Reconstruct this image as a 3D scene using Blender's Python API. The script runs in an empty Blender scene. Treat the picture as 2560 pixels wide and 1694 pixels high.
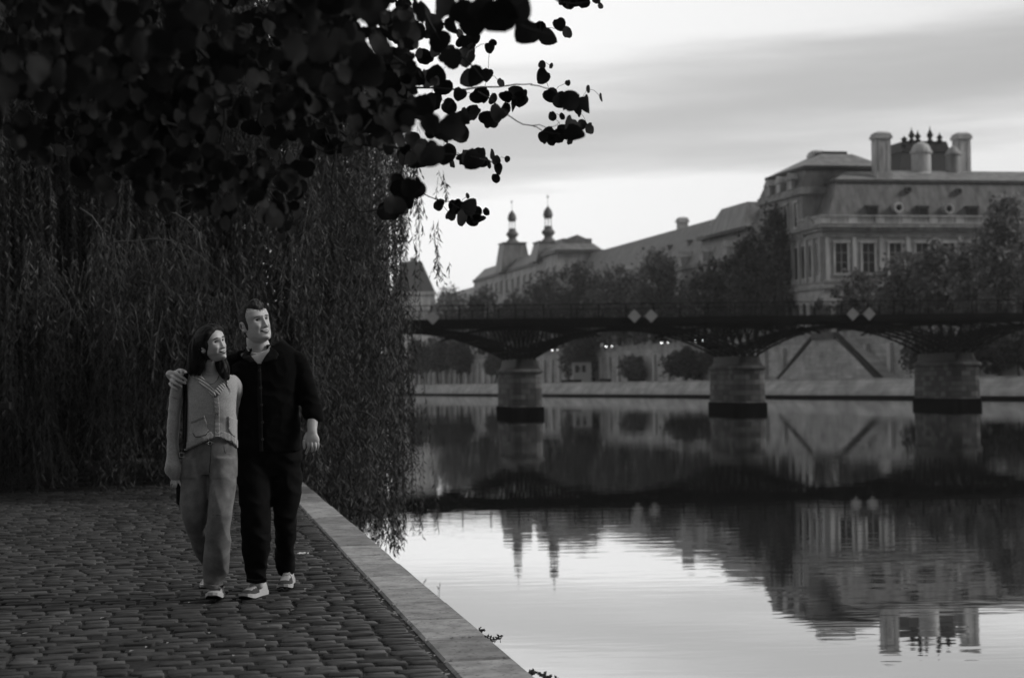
import bpy, bmesh, math, random
import numpy as np
from mathutils import Vector, Matrix, noise
from mathutils.bvhtree import BVHTree
from mathutils.geometry import delaunay_2d_cdt
S = bpy.context.scene
# ---------------------------------------------------------------- camera
F = 4400.0; CX = 1280.0; HY = 952.3; ROLL = math.radians(1.0); ZC = 2.9; ZQ = 1.6
cr, sr = math.cos(ROLL), math.sin(ROLL)
cam_d = bpy.data.cameras.new('camera'); cam = bpy.data.objects.new('camera', cam_d); S.collection.objects.link(cam)
cam.matrix_world = Matrix(((cr, sr, 0, 0), (0, 0, -1, 0), (-sr, cr, 0, ZC), (0, 0, 0, 1)))
cam_d.sensor_width = 36.0; cam_d.lens = F / 2560 * 36.0; cam_d.shift_y = (HY - 847) / 2560
cam_d.clip_start = 0.1; cam_d.clip_end = 6000
cam_d.dof.use_dof = True; cam_d.dof.focus_distance = 10.7; cam_d.dof.aperture_fstop = 3.4; cam_d.dof.aperture_blades = 0
S.camera = cam
S.view_settings.view_transform = 'Standard'; S.view_settings.look = 'None'; S.view_settings.exposure = 0.0; S.view_settings.gamma = 1.0
S.render.engine = 'CYCLES'
S.cycles.max_bounces = 6; S.cycles.diffuse_bounces = 3; S.cycles.glossy_bounces = 4; S.cycles.transmission_bounces = 2
S.cycles.volume_bounces = 0; S.cycles.caustics_reflective = False; S.cycles.caustics_refractive = False
S.cycles.use_denoising = True
# ---------------------------------------------------------------- sky (grey dusk overcast) and sun
SUN_EL, SUN_AZ = math.radians(32), math.radians(90)     # azimuth from +Y towards +X
W = bpy.data.worlds.new('World'); S.world = W; W.use_nodes = True
nt = W.node_tree; nt.nodes.clear()
def N(t, tree=None, **kw):
    n = (tree or nt).nodes.new(t)
    for k, v in kw.items(): setattr(n, k, v)
    return n
def L(a, b, tree=None): (tree or nt).links.new(a, b)
def math_node(tree, op, a, b=None, c=None, clamp=False):
    n = tree.nodes.new('ShaderNodeMath'); n.operation = op; n.use_clamp = clamp
    for i, v in enumerate((a, b, c)):
        if v is None: continue
        if hasattr(v, 'is_output') or hasattr(v, 'links'): tree.links.new(v, n.inputs[i])
        else: n.inputs[i].default_value = v
    return n.outputs[0]
tc = N('ShaderNodeTexCoord'); sx = N('ShaderNodeSeparateXYZ'); L(tc.outputs['Generated'], sx.inputs[0])
mp = N('ShaderNodeMapping'); mp.inputs['Rotation'].default_value = (0, math.radians(9), 0); mp.inputs['Scale'].default_value = (1.3, 1.3, 13)
L(tc.outputs['Generated'], mp.inputs[0])
nz = N('ShaderNodeTexNoise'); nz.inputs['Scale'].default_value = 2.2; nz.inputs['Detail'].default_value = 6; nz.inputs['Roughness'].default_value = 0.55
L(mp.outputs[0], nz.inputs['Vector'])
e = math_node(nt, 'SUBTRACT', sx.outputs[2], math_node(nt, 'MULTIPLY', sx.outputs[0], 0.13))
e = math_node(nt, 'ADD', e, math_node(nt, 'MULTIPLY', math_node(nt, 'SUBTRACT', nz.outputs['Fac'], 0.5), 0.085))
rp = N('ShaderNodeValToRGB'); rp.color_ramp.interpolation = 'B_SPLINE'
stops = [(0, 1.75), (.076, 1.65), (.090, 1.15), (.105, .80), (.122, .62), (.138, .55), (.155, .68), (.172, 1.0), (.21, 1.12), (.3, .7), (.6, .45), (1, .42)]
els = rp.color_ramp.elements
while len(els) < len(stops): els.new(0.5)
for el_, (p_, v_) in zip(els, stops): el_.position = p_; el_.color = (v_, v_, v_, 1)
L(e, rp.inputs[0])
# the sky is dimmer towards the right (north) and behind
dim = math_node(nt, 'SUBTRACT', 1.0, math_node(nt, 'MULTIPLY', math_node(nt, 'MAXIMUM', sx.outputs[0], 0), 0.6))
val = math_node(nt, 'MULTIPLY', rp.outputs[0], dim)
below = N('ShaderNodeMapRange'); below.inputs['From Min'].default_value = -0.02; below.inputs['From Max'].default_value = 0.0
L(sx.outputs[2], below.inputs[0])
rear = N('ShaderNodeMapRange'); rear.inputs['From Min'].default_value = -.5; rear.inputs['From Max'].default_value = .3; rear.inputs['To Min'].default_value = .32
L(sx.outputs[1], rear.inputs[0]); val = math_node(nt, 'MULTIPLY', val, rear.outputs[0])
val = math_node(nt, 'MULTIPLY', val, below.outputs[0])
sky = N('ShaderNodeTexSky', sky_type='NISHITA'); sky.sun_disc = False; sky.sun_elevation = SUN_EL; sky.sun_rotation = SUN_AZ
bw = N('ShaderNodeRGBToBW'); L(sky.outputs[0], bw.inputs[0])
val = math_node(nt, 'ADD', val, math_node(nt, 'MULTIPLY', bw.outputs[0], 0.004))
bg = N('ShaderNodeBackground'); bg.inputs[1].default_value = 1.0; L(val, bg.inputs[0])
wo = N('ShaderNodeOutputWorld'); L(bg.outputs[0], wo.inputs[0])
sl = bpy.data.lights.new('sun', 'SUN'); sl.energy = 2.1; sl.angle = math.radians(18); sl.color = (1, .985, .97)
so = bpy.data.objects.new('sun', sl); S.collection.objects.link(so)
sd = Vector((math.sin(SUN_AZ) * math.cos(SUN_EL), math.cos(SUN_AZ) * math.cos(SUN_EL), math.sin(SUN_EL)))
so.rotation_euler = sd.to_track_quat('Z', 'Y').to_euler(); so.location = sd * 50
# ---------------------------------------------------------------- helpers
def at(px, py, D):
    a = px - CX; b = py - HY
    u = a * cr - b * sr; w = -a * sr - b * cr
    return Vector((u / F * D, D, ZC + w / F * D))
def gnd(px, py, z=ZQ):
    a = px - CX; b = py - HY; w = -a * sr - b * cr
    return at(px, py, (z - ZC) * F / w)
def obj(name, me, mat=None, parent=None, smooth=False):
    o = bpy.data.objects.new(name, me); S.collection.objects.link(o)
    if mat is not None and not me.materials: me.materials.append(mat)
    if parent is not None: o.parent = parent
    if smooth: me.polygons.foreach_set('use_smooth', [True] * len(me.polygons))
    return o
def tag(o, label=None, cat=None, group=None, kind=None):
    if label: o['label'] = label
    if cat: o['category'] = cat
    if group: o['group'] = group
    if kind: o['kind'] = kind
    return o
def thing(name, loc, label, cat, group=None, kind=None):
    o = bpy.data.objects.new(name, None); S.collection.objects.link(o); o.location = loc; o.empty_display_size = .3
    return tag(o, label, cat, group, kind)
def adopt(child, root):            # parent keeping world place (roots carry a location only)
    child.parent = root; child.location = child.location - root.location
class MB:
    def __init__(s, fr=None): s.v = []; s.f = []; s.mi = []; s.fr = fr; s.cur = 0
    def add(s, vs, fs):
        b = len(s.v)
        for p in vs:
            p = Vector(p); s.v.append(s.fr @ p if s.fr is not None else p)
        for f in fs: s.f.append([b + i for i in f]); s.mi.append(s.cur)
    def box(s, x0, x1, y0, y1, z0, z1):
        s.add([(x0,y0,z0),(x1,y0,z0),(x1,y1,z0),(x0,y1,z0),(x0,y0,z1),(x1,y0,z1),(x1,y1,z1),(x0,y1,z1)],
              [(3,2,1,0),(4,5,6,7),(0,1,5,4),(1,2,6,5),(2,3,7,6),(3,0,4,7)])
    def frus(s, a, z0, b, z1):      # rectangles a,b = (x0,x1,y0,y1)
        s.add([(a[0],a[2],z0),(a[1],a[2],z0),(a[1],a[3],z0),(a[0],a[3],z0),(b[0],b[2],z1),(b[1],b[2],z1),(b[1],b[3],z1),(b[0],b[3],z1)],
              [(3,2,1,0),(4,5,6,7),(0,1,5,4),(1,2,6,5),(2,3,7,6),(3,0,4,7)])
    def prism(s, poly, h0, h1, axis='y'):   # poly in the two other axes
        n = len(poly)
        def P(p, h):
            if axis == 'y': return (p[0], h, p[1])
            if axis == 'x': return (h, p[0], p[1])
            return (p[0], p[1], h)
        s.add([P(p, h0) for p in poly] + [P(p, h1) for p in poly],
              [list(range(n))[::-1], list(range(n, 2*n))] + [(i, (i+1) % n, n + (i+1) % n, n + i) for i in range(n)])
    def bar(s, a, b, w, h=None, up=Vector((0,0,1))):
        a = Vector(a); b = Vector(b); h = h or w; d = (b - a).normalized()
        sd_ = d.cross(up)
        if sd_.length < 1e-4: sd_ = d.cross(Vector((1,0,0)))
        sd_.normalize(); u = sd_.cross(d)
        vs = []
        for p in (a, b):
            for (i, j) in ((-1,-1),(1,-1),(1,1),(-1,1)): vs.append(p + sd_ * (i*w/2) + u * (j*h/2))
        s.add(vs, [(0,1,2,3),(7,6,5,4),(0,4,5,1),(1,5,6,2),(2,6,7,3),(3,7,4,0)])
    def tube(s, pts, rs, n=6, cap=True):
        pts = [Vector(p) for p in pts]
        if not hasattr(rs, '__len__'): rs = [rs] * len(pts)
        vs = []; ref = Vector((0.13, .21, .97))
        for i, p in enumerate(pts):
            d = (pts[min(i+1, len(pts)-1)] - pts[max(i-1, 0)])
            d = d.normalized() if d.length > 1e-9 else Vector((0,0,1))
            a = d.cross(ref)
            if a.length < .15: a = d.cross(Vector((1,0.1,0)))
            a.normalize(); b = d.cross(a)
            for k in range(n):
                t = 2*math.pi*k/n; vs.append(p + (a*math.cos(t) + b*math.sin(t)) * rs[i])
        fs = []
        for i in range(len(pts)-1):
            for k in range(n): fs.append((i*n+k, i*n+(k+1)%n, (i+1)*n+(k+1)%n, (i+1)*n+k))
        if cap: fs.append(list(range(n))[::-1]); fs.append([(len(pts)-1)*n+k for k in range(n)])
        s.add(vs, fs)
    def lathe(s, prof, c=(0,0,0), n=20, sx=1, sy=1, caps=True):
        vs = []; fs = []
        for (r, z) in prof:
            for k in range(n):
                t = 2*math.pi*k/n; vs.append((c[0]+sx*r*math.cos(t), c[1]+sy*r*math.sin(t), c[2]+z))
        for i in range(len(prof)-1):
            for k in range(n): fs.append((i*n+k, i*n+(k+1)%n, (i+1)*n+(k+1)%n, (i+1)*n+k))
        if caps: fs.append(list(range(n))[::-1]); fs.append([(len(prof)-1)*n+k for k in range(n)])
        s.add(vs, fs)
    def build(s, name, mat, parent=None, smooth=False, bevel=0):
        me = bpy.data.meshes.new(name)
        off = parent.location if parent is not None else Vector((0,0,0))
        par = parent
        while par is not None and par.parent is not None:
            par = par.parent; off = off + par.location
        me.from_pydata([tuple(p - off) for p in s.v], [], s.f); me.update()
        mats = mat if isinstance(mat, (list, tuple)) else [mat]
        for m in mats: me.materials.append(m)
        if len(mats) > 1: me.polygons.foreach_set('material_index', s.mi)
        o = obj(name, me, None, parent, smooth)
        if bevel:
            m = o.modifiers.new('bevel', 'BEVEL'); m.width = bevel; m.segments = 2; m.limit_method = 'ANGLE'
        return o
def np_mesh(name, verts, quads=None, tris=None):
    me = bpy.data.meshes.new(name); verts = np.asarray(verts, dtype=np.float32)
    idx = []; sizes = []
    if quads is not None and len(quads): idx.append(np.asarray(quads).reshape(-1)); sizes += [4] * len(quads)
    if tris is not None and len(tris): idx.append(np.asarray(tris).reshape(-1)); sizes += [3] * len(tris)
    idx = np.concatenate(idx).astype(np.int32); sizes = np.array(sizes, dtype=np.int32)
    me.vertices.add(len(verts)); me.vertices.foreach_set('co', verts.ravel())
    me.loops.add(len(idx)); me.loops.foreach_set('vertex_index', idx)
    me.polygons.add(len(sizes)); st = np.zeros(len(sizes), dtype=np.int32); st[1:] = np.cumsum(sizes)[:-1]
    me.polygons.foreach_set('loop_start', st)
    try: me.polygons.foreach_set('loop_total', sizes)
    except Exception: pass
    me.update(calc_edges=True); me.validate(); return me
def mat(name, base, rough=.8, var=0.0, scale=5.0, bump=0.0, bscale=20.0, metal=0.0, spec=.2, stretch=(1,1,1), emis=0, detail=4, sheen=0):
    m = bpy.data.materials.new(name); m.use_nodes = True; t = m.node_tree; b = t.nodes['Principled BSDF']
    b.inputs['Base Color'].default_value = (base, base, base, 1); b.inputs['Roughness'].default_value = rough
    b.inputs['Metallic'].default_value = metal; b.inputs['Specular IOR Level'].default_value = spec
    if sheen: b.inputs['Sheen Weight'].default_value = sheen; b.inputs['Sheen Roughness'].default_value = .5
    if emis: b.inputs['Emission Color'].default_value = (1,1,1,1); b.inputs['Emission Strength'].default_value = emis
    if var or bump:
        g = t.nodes.new('ShaderNodeTexCoord'); mm = t.nodes.new('ShaderNodeMapping'); mm.inputs['Scale'].default_value = stretch
        t.links.new(g.outputs['Object'], mm.inputs[0])
    if var:
        n = t.nodes.new('ShaderNodeTexNoise'); n.inputs['Scale'].default_value = scale; n.inputs['Detail'].default_value = detail
        n.inputs['Roughness'].default_value = .62
        t.links.new(mm.outputs[0], n.inputs['Vector'])
        r = t.nodes.new('ShaderNodeMapRange'); r.inputs['From Min'].default_value = .28; r.inputs['From Max'].default_value = .72
        r.inputs['To Min'].default_value = max(base*(1-var), 0); r.inputs['To Max'].default_value = base*(1+var)
        t.links.new(n.outputs['Fac'], r.inputs[0]); t.links.new(r.outputs[0], b.inputs['Base Color'])
    if bump:
        n2 = t.nodes.new('ShaderNodeTexNoise'); n2.inputs['Scale'].default_value = bscale; n2.inputs['Detail'].default_value = 6
        t.links.new(mm.outputs[0], n2.inputs['Vector'])
        bp = t.nodes.new('ShaderNodeBump'); bp.inputs['Strength'].default_value = 1; bp.inputs['Distance'].default_value = bump
        t.links.new(n2.outputs['Fac'], bp.inputs['Height']); t.links.new(bp.outputs[0], b.inputs['Normal'])
    return m
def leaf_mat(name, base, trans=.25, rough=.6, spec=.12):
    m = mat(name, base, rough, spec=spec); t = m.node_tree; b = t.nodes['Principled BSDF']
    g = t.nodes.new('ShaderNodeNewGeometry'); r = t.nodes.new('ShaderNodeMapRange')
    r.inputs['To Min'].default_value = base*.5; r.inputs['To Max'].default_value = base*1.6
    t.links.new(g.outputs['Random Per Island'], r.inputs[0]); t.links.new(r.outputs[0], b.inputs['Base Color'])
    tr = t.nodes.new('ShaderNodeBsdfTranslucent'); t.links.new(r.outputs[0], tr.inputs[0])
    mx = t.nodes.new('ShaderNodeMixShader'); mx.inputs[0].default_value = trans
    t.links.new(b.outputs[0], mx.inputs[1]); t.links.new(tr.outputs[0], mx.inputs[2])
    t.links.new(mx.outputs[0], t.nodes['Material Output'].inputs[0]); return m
M = dict(
    stone=mat('pale_limestone', .48, .9, .5, .7, .02, 2, stretch=(1,1,.3), detail=8),
    stone2=mat('grey_limestone', .31, .9, .55, .8, .02, 2, stretch=(1,1,.3), detail=8),
    slate=mat('slate', .10, .55, .45, .9, 0, stretch=(1,1,.25), detail=7),
    zinc=mat('zinc', .22, .5, .4, .8, 0, stretch=(1,1,.25), detail=7),
    dark=mat('dark_glass', .02, .15),
    iron=mat('black_iron', .004, .7, .3, 3, spec=.08),
    wallb=mat('quay_wall_stone', .38, .9, .4, .35, .03, 3, stretch=(1,1,3)),
    pier=mat('weathered_pier_stone', .13, .9, .75, .55, .04, 3, stretch=(1,1,1.5)),
    algae=mat('black_algae', .006, .9, spec=0),
    sign=mat('sign_paint', .36, .6, .15, 2),
    kerb=mat('kerb_granite', .30, .75, .38, 7, .0015, 90),
    cob=mat('cobble_granite', .050, .6, .45, 4.5, .004, 28),
    dirt=mat('joint_dirt', .028, .95, .5, 30, .004, 60),
    bark=mat('bark', .04, .9, .4, 8, .01, 30, stretch=(1,1,.3)),
    twig=mat('willow_twig', .12, .7),
    road=mat('asphalt', .08, .9, .2, 1),
)
# ================================================================ water, quay, banks
rnd = random.Random(5)
def water_mat():
    m = bpy.data.materials.new('river_water'); m.use_nodes = True; t = m.node_tree; b = t.nodes['Principled BSDF']
    b.inputs['Base Color'].default_value = (.006,.006,.006,1); b.inputs['Roughness'].default_value = .012
    b.inputs['IOR'].default_value = 1.75; b.inputs['Specular IOR Level'].default_value = .8
    g = t.nodes.new('ShaderNodeTexCoord')
    def nz(sc, scale, det):
        mm = t.nodes.new('ShaderNodeMapping'); mm.inputs['Scale'].default_value = sc; t.links.new(g.outputs['Object'], mm.inputs[0])
        n = t.nodes.new('ShaderNodeTexNoise'); n.inputs['Scale'].default_value = scale; n.inputs['Detail'].default_value = det
        t.links.new(mm.outputs[0], n.inputs['Vector']); return n.outputs['Fac']
    fine = nz((.35, 1, 1), 2.6, 2); big = nz((.3, 1, 1), .22, 2); patch = nz((.5, 1, 1), .05, 2)
    pr = t.nodes.new('ShaderNodeMapRange'); pr.inputs['From Min'].default_value = .42; pr.inputs['From Max'].default_value = .62
    pr.inputs['To Min'].default_value = .22; pr.inputs['To Max'].default_value = 1.0; t.links.new(patch, pr.inputs[0])
    h = math_node(t, 'ADD', math_node(t, 'MULTIPLY', math_node(t, 'MULTIPLY', fine, pr.outputs[0]), .0023), math_node(t, 'MULTIPLY', big, .0022))
    bp = t.nodes.new('ShaderNodeBump'); bp.inputs['Strength'].default_value = 1; bp.inputs['Distance'].default_value = 1.0
    t.links.new(h, bp.inputs['Height']); t.links.new(bp.outputs[0], b.inputs['Normal'])
    gl = t.nodes.new('ShaderNodeBsdfGlossy'); gl.inputs['Color'].default_value = (.93,.93,.93,1); gl.inputs['Roughness'].default_value = .012; t.links.new(bp.outputs[0], gl.inputs['Normal'])
    lw = t.nodes.new('ShaderNodeLayerWeight'); lw.inputs['Blend'].default_value = .5; mr = t.nodes.new('ShaderNodeMapRange')
    mr.inputs['From Min'].default_value = .35; mr.inputs['From Max'].default_value = .90; mr.inputs['To Min'].default_value = .12; mr.inputs['To Max'].default_value = .86
    t.links.new(lw.outputs['Facing'], mr.inputs[0]); mx = t.nodes.new('ShaderNodeMixShader'); t.links.new(mr.outputs[0], mx.inputs[0]); t.links.new(b.outputs[0], mx.inputs[1]); t.links.new(gl.outputs[0], mx.inputs[2])
    t.links.new(mx.outputs[0], t.nodes['Material Output'].inputs[0]); return m
mb = MB(); mb.add([(-640,-60,0),(480,-60,0),(480,1500,0),(-640,1500,0)], [(0,1,2,3)])
tag(mb.build('river_water', water_mat()), kind='structure')
mb = MB(); mb.add([(-650,-80,-3),(490,-80,-3),(490,1510,-3),(-650,1510,-3)], [(0,1,2,3)])
tag(mb.build('ground', mat('river_bed', .05)), kind='structure')
# near quay ------------------------------------------------------
def kx(D): return .086 - .183 * (D - 7.7)            # outer edge of the kerb
KT = Vector((-.183, 1, 0)).normalized(); KN = Vector((KT.y, -KT.x, 0))   # along, towards water
K0 = Vector((kx(0), 0, 0))
def kp(s, n, z): return K0 + KT * s + KN * n + Vector((0,0,z))
mb = MB()
mb.add([kp(-12, 0, -2), kp(90, 0, -2), kp(90, 0, ZQ-.22), kp(-12, 0, ZQ-.22), kp(-12,-60,-2), kp(90,-60,-2), kp(90,-60,ZQ-.014), kp(-12,-60,ZQ-.014),
        kp(-12,-.30,ZQ-.22), kp(90,-.30,ZQ-.22), kp(90,-.30,ZQ-.014), kp(-12,-.30,ZQ-.014)],
       [(0,1,2,3),(3,2,9,8),(8,9,10,11),(11,10,6,7)])
tag(mb.build('quay_ground', M['dirt']), kind='structure')
# kerb blocks in one row (a pavement edge)
mb = MB(); s = -4.0
while s < 60:
    ln = rnd.uniform(.70, .84) if s < 45 else 1.5
    dz = rnd.uniform(-.004, .004); jn = rnd.uniform(-.006, .006)
    a, b = s + .016, s + ln - .016
    e0 = .014
    vs = [kp(a,-.325,ZQ-.2), kp(b,-.325,ZQ-.2), kp(b,.012+jn,ZQ-.2), kp(a,.012+jn,ZQ-.2),
          kp(a,-.325,ZQ-.012+dz), kp(b,-.325,ZQ-.012+dz), kp(b,.012+jn,ZQ-.02+dz), kp(a,.012+jn,ZQ-.02+dz),
          kp(a+e0,-.325+e0,ZQ+dz), kp(b-e0,-.325+e0,ZQ+dz), kp(b-e0,-.008+jn,ZQ+dz), kp(a+e0,-.008+jn,ZQ+dz)]
    mb.add(vs, [(0,1,5,4),(1,2,6,5),(2,3,7,6),(3,0,4,7),(4,5,9,8),(5,6,10,9),(6,7,11,10),(7,4,8,11),(8,9,10,11)])
    s += ln
kb = M['kerb']; t = kb.node_tree; g = t.nodes.new('ShaderNodeNewGeometry')
rr = t.nodes.new('ShaderNodeMapRange'); rr.inputs['To Min'].default_value = .72; rr.inputs['To Max'].default_value = 1.3
t.links.new(g.outputs['Random Per Island'], rr.inputs[0])
src = [n for n in t.nodes if n.type == 'MAP_RANGE'][0]; mul = math_node(t, 'MULTIPLY', src.outputs[0], rr.outputs[0])
# dark lichen spots on the granite
vn = t.nodes.new('ShaderNodeTexNoise'); vn.inputs['Scale'].default_value = 38; vn.inputs['Detail'].default_value = 3
gc = [n for n in t.nodes if n.type == 'TEX_COORD'][0]; t.links.new(gc.outputs['Object'], vn.inputs['Vector'])
vr = t.nodes.new('ShaderNodeMapRange'); vr.inputs['From Min'].default_value = .58; vr.inputs['From Max'].default_value = .68; vr.inputs['To Min'].default_value = 1; vr.inputs['To Max'].default_value = .45
t.links.new(vn.outputs['Fac'], vr.inputs[0]); mul = math_node(t, 'MULTIPLY', mul, vr.outputs[0])
t.links.new(mul, t.nodes['Principled BSDF'].inputs['Base Color'])
tag(mb.build('kerb', kb), kind='structure')
# cobbles: rows across the quay
verts = []; tris = []; quads = []
def cobble(cx_, cy_, hx, hy, r):
    n = 12; b = len(verts); top = ZQ + r.gauss(0, .003) - .003
    tlx, tly = r.gauss(0, .012), r.gauss(0, .02); rot = r.gauss(0, .025)
    jit = [r.uniform(.92, 1.03) for _ in range(n)]
    def P(k, f, z):
        t_ = 2*math.pi*(k+.5)/n; c, s_ = math.cos(t_), math.sin(t_)
        q = .22
        x = hx * math.copysign(abs(c)**q, c) * jit[k] * f; y = hy * math.copysign(abs(s_)**q, s_) * jit[(k*5+3) % n] * f
        x, y = x*math.cos(rot)-y*math.sin(rot), x*math.sin(rot)+y*math.cos(rot)
        return x, y, z + x*tlx + y*tly
    for f, dz in ((1.0, -.045), (.99, -.006), (.955, -.001)):
        for k in range(n):
            x, y, z = P(k, f, top+dz+ (r.gauss(0, .0015) if f < .95 else 0)); p = K0 + KT*(cy_+y) + KN*(cx_+x); verts.append((p.x, p.y, z))
    p = K0 + KT*cy_ + KN*cx_; verts.append((p.x, p.y, top + r.uniform(0, .006)))
    for i in range(2):
        for k in range(n): quads.append((b+i*n+k, b+i*n+(k+1)%n, b+(i+1)*n+(k+1)%n, b+(i+1)*n+k))
    for k in range(n): tris.append((b+2*n+k, b+2*n+(k+1)%n, b+3*n))
r = random.Random(11); s = 6.6
while s < 30:
    row = r.uniform(.098, .124); n_ = -.332 - r.uniform(0, .035); ph = r.uniform(0, 6)
    wid = 3.2 + s * .30
    while n_ > -wid - 1.2:
        ln = r.uniform(.14, .22) if r.random() > .1 else r.uniform(.09, .13)
        wob = .02*math.sin(n_*1.3+ph*.2+s*.7) + .012*math.sin(n_*3.1+s)
        if r.random() > .02: cobble(n_ - ln/2, s + row/2 + wob + r.gauss(0,.004), ln/2 - .007, row/2 - .006, r)
        n_ -= ln
    s += row
cm = M['cob']; t = cm.node_tree; g = t.nodes.new('ShaderNodeNewGeometry')
rr = t.nodes.new('ShaderNodeMapRange'); rr.inputs['To Min'].default_value = .6; rr.inputs['To Max'].default_value = 1.45
t.links.new(g.outputs['Random Per Island'], rr.inputs[0]); src = [n for n in t.nodes if n.type == 'MAP_RANGE'][0]
t.links.new(math_node(t, 'MULTIPLY', src.outputs[0], rr.outputs[0]), t.nodes['Principled BSDF'].inputs['Base Color'])
me = np_mesh('cobblestones', verts, quads, tris)
tag(obj('pavement', me, cm, smooth=True), kind='structure')
# fallen leaves and grit caught between cobbles: stuff
lv = []; lq = []
for i in range(420):
    s_ = r.uniform(6.8, 22); n_ = -.33 - abs(r.gauss(0, 1.0)) if r.random() < .5 else -.34 - r.uniform(0, 7)
    if r.random() < .35: n_ = -.35 - abs(r.gauss(0,.02))
    p = K0 + KT*s_ + KN*n_; z = ZQ + .003 + r.uniform(0,.008); a_ = r.uniform(0, 6.28); l_ = r.uniform(.008, .022); w_ = l_*r.uniform(.3,.6)
    b = len(lv); c, q = math.cos(a_), math.sin(a_)
    for (i_, j_, k_) in ((-1,0,0),(0,-1,.003),(1,0,.004),(0,1,.006)):
        lv.append((p.x + c*i_*l_ - q*j_*w_, p.y + q*i_*l_ + c*j_*w_, z + k_))
    lq.append((b,b+1,b+2,b+3))
tag(obj('fallen_leaves', np_mesh('fallen_leaves', lv, lq), mat('dry_leaf', .22, .8, .6, 9)), 'small dry leaves and grit scattered over the cobbles', 'leaves', kind='stuff')
# paper scrap
c = gnd(757, 1387); pv = []; pf = []
for i in range(9):
    for j in range(4):
        pv.append((c.x + (i-4)*.0105 + r.gauss(0,.002), c.y + (j-1.5)*.02 + r.gauss(0,.003), ZQ + .012 + abs(r.gauss(0,.006))))
for i in range(8):
    for j in range(3): pf.append((i*4+j, i*4+j+4, i*4+j+5, i*4+j+1))
o = obj('paper_scrap', np_mesh('paper_scrap', pv, pf), mat('paper', .75, .7)); tag(o, 'crumpled white paper scrap lying on the cobbles', 'litter')
m_ = o.modifiers.new('thick', 'SOLIDIFY'); m_.thickness = .002
# weeds at the kerb edge
def weed(s_, n_, h_, nb, label, seed):
    r = random.Random(seed); b0 = kp(s_, n_, ZQ-.03); mbw = MB()
    for i in range(nb):
        d = Vector((r.gauss(.25,.5), r.gauss(0,.5), 1)).normalized(); hh = h_*r.uniform(.6,1.1)
        p1 = b0 + Vector((r.gauss(0,.02), r.gauss(0,.02), 0)); p2 = p1 + d*hh*.6; p3 = p2 + (d + Vector((0,0,-.4))).normalized()*hh*.4
        mbw.tube([p1,p2,p3], [.0018,.0013,.0006], 4)
        for k in range(9):
            f = r.uniform(.3, 1); q = p1.lerp(p2, f/.6) if f < .6 else p2.lerp(p3, (f-.6)/.4)
            ld = Vector((r.gauss(0,1), r.gauss(0,.6), r.gauss(.3,.5))).normalized(); l_ = r.uniform(.012,.026); sd_ = ld.cross(Vector((0,1,.3))).normalized()*l_*.28
            mbw.add([q, q+ld*l_*.5+sd_, q+ld*l_, q+ld*l_*.5-sd_], [(0,1,2,3)])
    tag(mbw.build('weed', leaf_mat('weed_leaf', .09)), label, 'plant', 'weeds rooted in the quay edge')
weed(7.72, .03, .07, 8, 'leafy weed growing over the kerb edge at the bottom of the frame', 1)
weed(8.05, .02, .03, 4, 'low spiky tuft in the kerb edge just behind the leafy weed', 2)
weed(9.1, .02, .04, 6, 'wispy weed on the kerb edge where the kerb meets bright water', 3)
weed(9.45, .02, .03, 4, 'smallest weed sprig on the kerb edge, farthest of the four', 4)
# stone/wood rail end at far left inside the willow
c = at(12, 1014, 20.0); t_ = thing('guard_rail', (c.x-1.4, c.y, ZQ), 'short grey wooden rail on a post, behind the willow at the left', 'rail')
mb = MB(); mb.box(c.x-2.4, c.x+.065, c.y-.05, c.y+.05, c.z-.04, c.z+.04); mb.build('beam', mat('old_wood', .03, .8, .3, 6), t_, bevel=.006)
mb = MB(); mb.box(c.x-.9, c.x-.78, c.y+.055, c.y+.16, ZQ-.02, c.z+.05); mb.build('post', mat('old_wood_post', .03, .8, .3, 6), t_, bevel=.006)

# ---------------------------------------------------------------- right bank
BT = Vector((-.335, 1, 0)).normalized(); BN = Vector((BT.y, -BT.x, 0)); B0 = Vector((51.4, 202, 0))
BF = Matrix(((BN.x, BT.x, 0, B0.x), (BN.y, BT.y, 0, B0.y), (0,0,1,0), (0,0,0,1)))   # local x = inland, y = along (downstream)
def bk(n, s, z=0): return BF @ Vector((n, s, z))
def brick_mat(base, name, bw_=1.2, rh=.42, var=.3, mortar=.6):
    m = mat(name, base, .9, .35, .35); t = m.node_tree; bsdf = t.nodes['Principled BSDF']
    tcn = [n for n in t.nodes if n.type == 'TEX_COORD'][0]
    sp = t.nodes.new('ShaderNodeSeparateXYZ'); t.links.new(tcn.outputs['Object'], sp.inputs[0])
    cb = t.nodes.new('ShaderNodeCombineXYZ'); t.links.new(math_node(t, 'ADD', sp.outputs[0], sp.outputs[1]), cb.inputs[0]); t.links.new(sp.outputs[2], cb.inputs[1])
    br = t.nodes.new('ShaderNodeTexBrick'); br.inputs['Scale'].default_value = 1; br.inputs['Brick Width'].default_value = bw_; br.inputs['Row Height'].default_value = rh
    br.inputs['Mortar Size'].default_value = .025; br.inputs['Color1'].default_value = (1-var,)*3+(1,); br.inputs['Color2'].default_value = (1+var,)*3+(1,); br.inputs['Mortar'].default_value = (mortar,)*3+(1,)
    t.links.new(cb.outputs[0], br.inputs['Vector']); src = [n for n in t.nodes if n.type == 'MAP_RANGE'][0]
    t.links.new(math_node(t, 'MULTIPLY', src.outputs[0], br.outputs['Color']), bsdf.inputs['Base Color']); return m
M['wallm'] = brick_mat(.40, 'quay_masonry', 1.4, .45, .12, .75)
M['pierm'] = brick_mat(.13, 'pier_masonry', .9, .45, .5, .5)
M['wallhi'] = brick_mat(.42, 'high_wall_masonry', 1.3, .42, .15, .75)
S0, S1 = -270, 1250
mb = MB(BF)
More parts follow.
